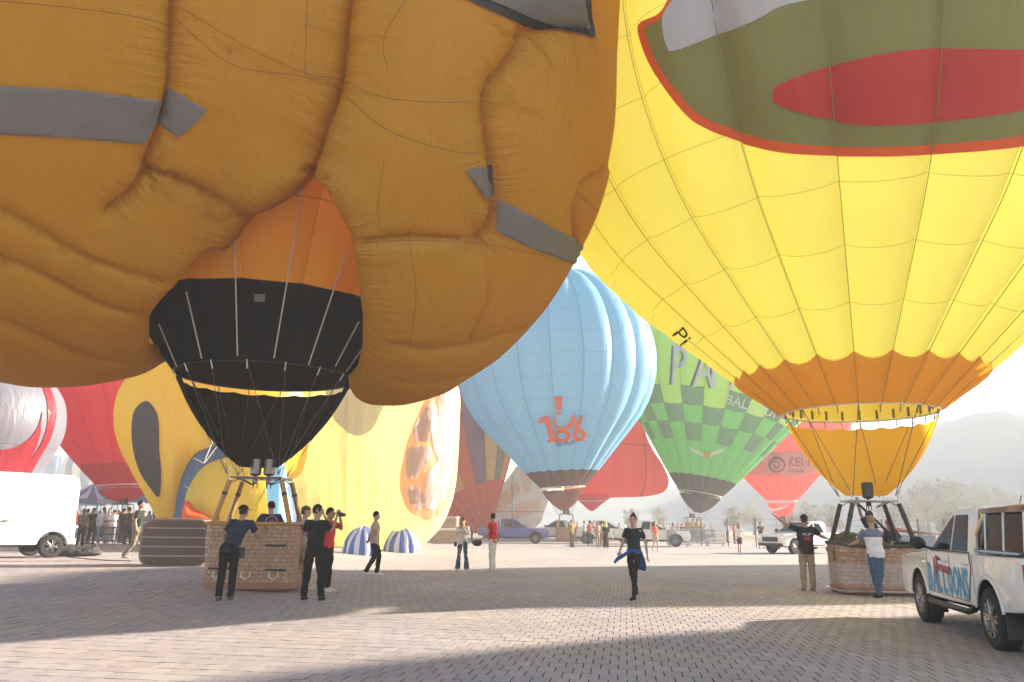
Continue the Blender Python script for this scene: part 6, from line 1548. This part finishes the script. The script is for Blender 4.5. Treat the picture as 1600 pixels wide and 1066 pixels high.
for i, chh in enumerate('BALLOONS'):
    side_text(fg, chh, 1.0 - i * .238, .575 - .002 * i, .40, m_tb, dict(O=.50, N=.52, L=.62, B=.60, A=.56, S=.62)[chh], y=.9265 + .003, bold=.014)
side_text(fg, 'V', .68, .76, .30, m_tr, .8, .936, bold=.006, shear=.1)
side_text(fg, 'OYAGER', .48, .875, .10, m_tr, 1.0, .936, bold=.004, shear=.2, rot=R_(-3))
for k in range(5): MB().tube([(.52 - k * .05, .93, 1.03), (.53 - k * .05, .93, 1.10 - .01 * k % 2)], .008, 4).make('crown_mark', m_tr, fg)
pickup('dark blue pickup parked in the middle distance, facing right', GY(803, 62), R_(0), m_bluep, False, 'parked pickups in the distance', False)
pickup('white long pickup parked behind the standing group, facing right', GY(945, 64), R_(2), m_white, False, 'parked pickups in the distance', False)
pickup('white pickup partly hidden behind the grey metal barriers', GY(1018, 58), R_(-8), m_white, False, 'parked pickups in the distance', False)
pickup('white pickup parked behind the man with his arm raised', GY(1252, 47), R_(-150), m_white, False, 'parked pickups in the distance', False)
pickup('silver white pickup at the left of the row behind the blue balloon', GY(868, 70), R_(180), plain('silver_paint', (0.5, 0.5, 0.5), .3, coat=.5), False, 'parked pickups in the distance', False)
# white panel van
th = R_(48); wv = G(77, 872)
vdir = Vector((math.cos(th), math.sin(th), 0)); vleft = Vector((-vdir.y, vdir.x, 0))
van = thing('panel_van', 'white windowless panel van, sunlit, cut off by the left edge', 'van', (wv.x, wv.y, wv.z), th)
van.location = wv + vleft * .93 - vdir * .0
HW = 1.0
out_ = [(.60, .42), (.65, .60), (.65, 2.20), (.60, 2.45), (.48, 2.58), (-4.2, 2.60), (-4.7, 2.5), (-5.3, 1.5), (-5.9, 1.25), (-6.05, .9), (-6.0, .42)]
bot = [(-5.6, .40)] + list(reversed(arch_pts(-3.85, .42, .36, .40)))[::-1][::-1] + [] 
bot = [(-5.4, .40)] + arch_pts(-3.85, -.42, .36, .40)[::1] if False else [(-5.4, .38)] + list(reversed(arch_pts(-3.85, .43, .37, .40))) + list(reversed(arch_pts(0, .43, .37, .40)))
side_solid(van, 'body', out_ + bot, -HW, HW, m_white, .05, lambda x, z: 1 - max(0, z - 1.3) * .07)
for z_ in (.95,): MB().box((-2.0, -HW * 1.0 - .004, z_), (5.4, .02, .03 if z_ > 1 else .07)).make('side_moulding', m_white, van, bevel=.006)
MB().box((.62, -.55, .50), (.16, .9, .20)).make('rear_bumper', plain('grey_bumper', (.45, .44, .42), .5), van, bevel=.03)
MB().box((.645, -.90, 1.25), (.05, .14, .45)).make('tail_light', m_redl, van, bevel=.01)
for xx in (-3.85, 0):
    for s in (1, -1): wheel(van, xx, s * (HW - .12), .35, .24, s, 5)
MB().box((-2, 0, .45), (5, 1.5, .2)).make('chassis', m_under, van)
for x_ in (-1.15, -2.75): MB().tube([(x_, -HW - .001, .55), (x_, -HW - .001, 1.3), (x_, -HW * .93, 2.35)], .006, 4).make('panel_joint', plain('joint_grey', (.25, .25, .25), .6), van)
MB().tube([(.50, -HW - .001, .55), (.50, -HW - .001, 1.3), (.50, -HW * .93, 2.35)], .006, 4).make('panel_joint', MC['joint_grey'], van)
MB().tube([(-1.15, -HW * .935, 2.36), (-2.75, -HW * .935, 2.36)], .006, 4).make('panel_joint', MC['joint_grey'], van)
MB().box((-1.4, -HW - .02, 1.12), (.16, .04, .04)).make('handle', m_black, van)
# dark tarp and cable by the van
pb2 = G(118, 868); m = MB(); m.sphere((0, 0, .10), (.85, .5, .16), 20, 10).sphere((.5, .0, .16), (.30, .3, .16), 14, 8).sphere((-.35, .1, .15), (.4, .3, .14), 14, 8)
me = remesh('folded_tarp', m, .04, .12, 8); me.materials.append(plain('dark_tarp', (0.035, 0.032, 0.03), .7, bump=.3)); o = fromme('folded_tarp', me, None, pb2); tag(o, 'folded dark tarpaulin lying on the paving behind the white van', 'tarpaulin')
cp = [G(90, 868), G(110, 872), G(140, 875), G(170, 877), G(205, 878)]
o = MB().tube([p + Vector((0, 0, .02)) for p in cp], .018, 5).make('power_cable', m_black); tag(o, 'thin black cable lying on the paving from van to lying basket', 'cable')

# ------------------------------------------------------------------ barriers, fence, tents
m_dbar = plain('dark_barrier_paint', (0.05, 0.04, 0.045), .5); m_galv = plain('galvanised', (0.30, 0.33, 0.34), .45, metal=.4)
def barrier(label, p, rz, L, H, mat, rails, verts, group, rr=.02):
    t = thing('crowd_barrier', label, 'barrier', p, rz, group)
    MB().tube([(-L / 2, 0, .2), (-L / 2, 0, H), (L / 2, 0, H), (L / 2, 0, .2)], rr * 1.3, 6, closed=True).make('frame', mat, t)
    for k in range(rails): MB().tube([(-L / 2, 0, .2 + (H - .2) * (k + 1) / (rails + 1)), (L / 2, 0, .2 + (H - .2) * (k + 1) / (rails + 1))], rr, 5).make('rail', mat, t)
    for k in range(verts): x = -L / 2 + L * (k + 1) / (verts + 1); MB().tube([(x, 0, .2), (x, 0, H)], rr * .7, 5).make('bar', mat, t)
    for s in (-1, 1): MB().tube([(s * L * .4, -.28, .02), (s * L * .4, 0, .22), (s * L * .4, .28, .02)], rr, 5).make('foot', mat, t)
p = G(150, 852); barrier('dark crowd barrier just right of the van, left one of the pair', p, R_(8), 1.9, 1.1, m_dbar, 2, 3, 'dark crowd barriers')
p = G(187, 853); barrier('dark crowd barrier next to the man in khaki, right one of the pair', p, R_(-10), 1.9, 1.1, m_dbar, 2, 3, 'dark crowd barriers')
for i, (x, y, rz, lab) in enumerate([(1060, 855, 4, 'front left grey metal barrier of the cluster'), (1092, 853, -3, 'middle grey metal barrier of the cluster, many rails'), (1118, 854, 12, 'right grey metal barrier of the cluster, nearest the fence'), (1078, 849, 0, 'rear grey metal barrier of the cluster'), (1104, 848, 5, 'rear right grey metal barrier of the cluster')]):
    barrier(lab, G(x, y), R_(rz), 1.55, 1.15, m_galv, 8, 1, 'grey metal barriers in a cluster', .028)
m_post = plain('fence_post_steel', (0.16, 0.13, 0.11), .7); m_wire = plain('fence_wire', (0.25, 0.23, 0.22), .6)
fen = thing('wire_fence', 'thin wire fence on dark steel posts running along the right edge of the square', 'fence', (0, 0, 0))
A, B_2, C_2 = Vector((14.5, 62, 0)), Vector((26, 52, 0)), Vector((29, 26, 0))
fp_ = [A.lerp(B_2, k / 7) for k in range(8)] + [B_2.lerp(C_2, k / 10) for k in range(1, 11)]
for q in fp_: MB().box((q.x, q.y, 1.0), (.07, .07, 2.1)).make('post', m_post, fen)
for z_ in (.35, .75, 1.15, 1.55, 1.95): MB().tube([(q.x, q.y, z_) for q in fp_], .010, 4).make('wire', m_wire, fen)
def tent(label, px, Y, w_, ze, zp, mats):
    X = (px - 796.5) / FPX * Y * CP; t = thing('canopy_tent', label, 'tent', (X, Y, gz(X, Y)), R_(rnd.uniform(-15, 15)), 'market canopies behind the crowd')
    h = w_ / 2; cs = [(-h, -h), (h, -h), (h, h), (-h, h)]
    for k in range(4):
        a, c = Vector((*cs[k], ze)), Vector((*cs[(k + 1) % 4], ze)); top = Vector((0, 0, zp)); n = 4
        for j in range(n):
            l0, l1 = a.lerp(c, j / n), a.lerp(c, (j + 1) / n)
            mid0, mid1 = l0.lerp(top, .5) - Vector((0, 0, .18)), l1.lerp(top, .5) - Vector((0, 0, .18))
            mk('roof_panel', [l0, l1, mid1, mid0, top], [(0, 1, 2, 3), (3, 2, 4)], mats[j % len(mats)], t)
        mk('valance', [a, c, c - Vector((0, 0, .35)), a - Vector((0, 0, .35))], [(0, 1, 2, 3)], mats[(k + 1) % len(mats)], t)
        MB().tube([(a.x, a.y, 0), (a.x, a.y, ze)], .04, 5).make('pole', m_galv, t)
m_cp = fabric('canopy_pink', (.62, .14, .28), .4); m_cg = fabric('canopy_grey', (.22, .22, .27), .4); m_cw = fabric('canopy_white', (.66, .68, .72), .4); m_cb = fabric('canopy_blue', (.20, .25, .45), .4)
for a in [('pink and grey striped canopy left of the crimson balloon tip', 172, 66, 3.4, 3.0, 4.6, (m_cp, m_cg)), ('grey and blue canopy just behind the crimson balloon tip', 196, 74, 3.6, 3.0, 4.9, (m_cg, m_cb)), ('pink and white canopy right of the crimson balloon tip', 222, 64, 3.6, 2.9, 4.7, (m_cp, m_cw)), ('white and pale blue canopy next to the yellow character leg', 246, 60, 3.4, 2.7, 4.2, (m_cw, m_cb)), ('white canopy next to the white van', 140, 62, 3.6, 2.6, 3.8, (m_cw, m_cg)), ('low white canopy behind the van rear', 112, 70, 3.6, 2.6, 3.9, (m_cw, m_cw))]: tent(*a)
# red roofed stall beyond the right basket
p = GY(1418, 56); st_ = thing('market_stall', 'low stall with faded red roof beyond the right basket', 'stall', p, R_(10))
MB().prism([(-1.6, -1, 1.35), (1.6, -1, 1.05), (1.6, -1, 1.12), (-1.6, -1, 1.50)], (0, 2, 0)).make('roof', plain('faded_red_sheet', (.34, .08, .05), .6), st_)
MB().box((0, 0, .5), (2.9, 1.6, 1.0)).make('counter', plain('stall_blue', (.18, .24, .30), .7), st_)
for x in (-1.4, 1.4): MB().tube([(x, -.9, 0), (x, -.9, 1.3 - .08 * x)], .03, 5).make('pole', m_galv, st_)

# ------------------------------------------------------------------ trees
m_leaf, nt, b = nodes('hazed_leaves'); geo = N(nt, 'ShaderNodeNewGeometry'); cr = N(nt, 'ShaderNodeValToRGB'); cr.color_ramp.elements[0].color = (.20, .20, .14, 1); cr.color_ramp.elements[1].color = (.32, .30, .21, 1)  # leaf colours paled and greyed, putting the haze over far trees into the colour
nt.links.new(geo.outputs['Random Per Island'], cr.inputs[0]); nt.links.new(cr.outputs[0], b.inputs['Base Color']); b.inputs['Roughness'].default_value = .9; b.inputs['Specular IOR Level'].default_value = .1
m_bark = plain('bark', (.10, .075, .055), .9)
def tree_meshes(kind, seed):
    r = random.Random(seed); tr = MB(); cl = []
    H = 1.0; tr.tube([(0, 0, 0), (.01, 0, .3), (0, .01, .6)], [.035, .026, .014], 7)
    if kind == 'poplar': cl = [(r.gauss(0, .05), r.gauss(0, .05), .15 + .8 * k / 16, .10 * math.sin(PI * min(1, (k + 2) / 17)) + .03) for k in range(17)]
    else:
        for k in range(22):
            a = r.uniform(0, 2 * PI); q = r.uniform(.05, .32); z = r.uniform(.38, .88); q *= math.sqrt(max(.1, 1 - ((z - .6) / .4) ** 2))
            cl.append((q * math.cos(a), q * math.sin(a), z, r.uniform(.08, .15)))
            if k % 3 == 0: tr.tube([(0, 0, .35 + .02 * (k % 5)), (q * .6 * math.cos(a), q * .6 * math.sin(a), z * .85)], [.015, .005], 5)
    vs, fs = [], []
    for cx, cy, cz, cr_ in cl:
        for _ in range(190):
            d = Vector((r.gauss(0, 1), r.gauss(0, 1), r.gauss(0, 1))).normalized() * cr_ * r.uniform(.5, 1.1); c = Vector((cx, cy, cz)) + d
            u = Vector((r.gauss(0, 1), r.gauss(0, 1), r.gauss(0, 1))).normalized(); v = u.orthogonal().normalized(); s = r.uniform(.009, .017); k = len(vs)
            vs += [c + u * s, c + v * s * .7, c - u * s, c - v * s * .7]; fs.append((k, k + 1, k + 2, k + 3))
    crown = bpy.data.meshes.new('crown'); crown.from_pydata([tuple(v) for v in vs], [], fs); crown.materials.append(m_leaf)
    tm = bpy.data.meshes.new('trunk'); tm.from_pydata([tuple(v) for v in tr.v], [], tr.f); tm.materials.append(m_bark)
    return tm, crown
TM = [tree_meshes('poplar', 3), tree_meshes('round', 5), tree_meshes('round', 8)]
TL = [(1398, 772, 120, 1, 'low rounded tree at the foot of the hill, just right of the orange skirt'), (1437, 752, 150, 0, 'slim pale tree, leftmost of the tall row right of the orange skirt'), (1452, 742, 150, 1, 'broad tall tree second in the row above the foreground pickup cab'), (1473, 738, 155, 0, 'tallest slim tree of the row above the foreground pickup'),
      (1492, 740, 150, 1, 'tall round tree of the row, right of the tallest slim one'), (1512, 743, 158, 2, 'tall tree fifth along the row on the hill foot'), (1538, 762, 150, 1, 'smaller tree after the gap in the row'), (1558, 752, 160, 2, 'rounded tree near the right edge, above the pickup canopy'), (1590, 765, 150, 1, 'rightmost tree at the edge of the picture'),
      (1482, 788, 75, 1, 'small green bush like tree close behind the foreground pickup roof'), (1262, 778, 110, 2, 'hazy tree between the pale red balloon and the orange skirt'), (1300, 782, 115, 1, 'hazy tree behind the right basket uprights'), (1232, 790, 100, 2, 'low hazy tree under the pale red balloon'),
      (1146, 786, 130, 1, 'faint tree right of the green balloon skirt'), (1178, 780, 140, 2, 'faint tree below the pale red balloon edge'), (1030, 788, 130, 1, 'faint tree left of the green balloon skirt'), (985, 790, 135, 2, 'faint tree below the coral balloon'), (1420, 765, 135, 2, 'rounded tree left of the slim pale one')]
for i, (px, top, Y, k, lab) in enumerate(TL):
    X = (px - 796.5) / FPX * Y * CP; h = (1.5 + (817 + (px - 700) * .0125 - top) / FPX * Y) * .86
    t = thing('tree', lab, 'tree', (X, Y, -.06), rnd.uniform(0, 6), 'trees at the foot of the hill'); s = h / .97
    for nm, me in (('trunk', TM[k][0]), ('crown', TM[k][1])):
        c = fromme(nm, me, t); c.scale = (s, s, s)
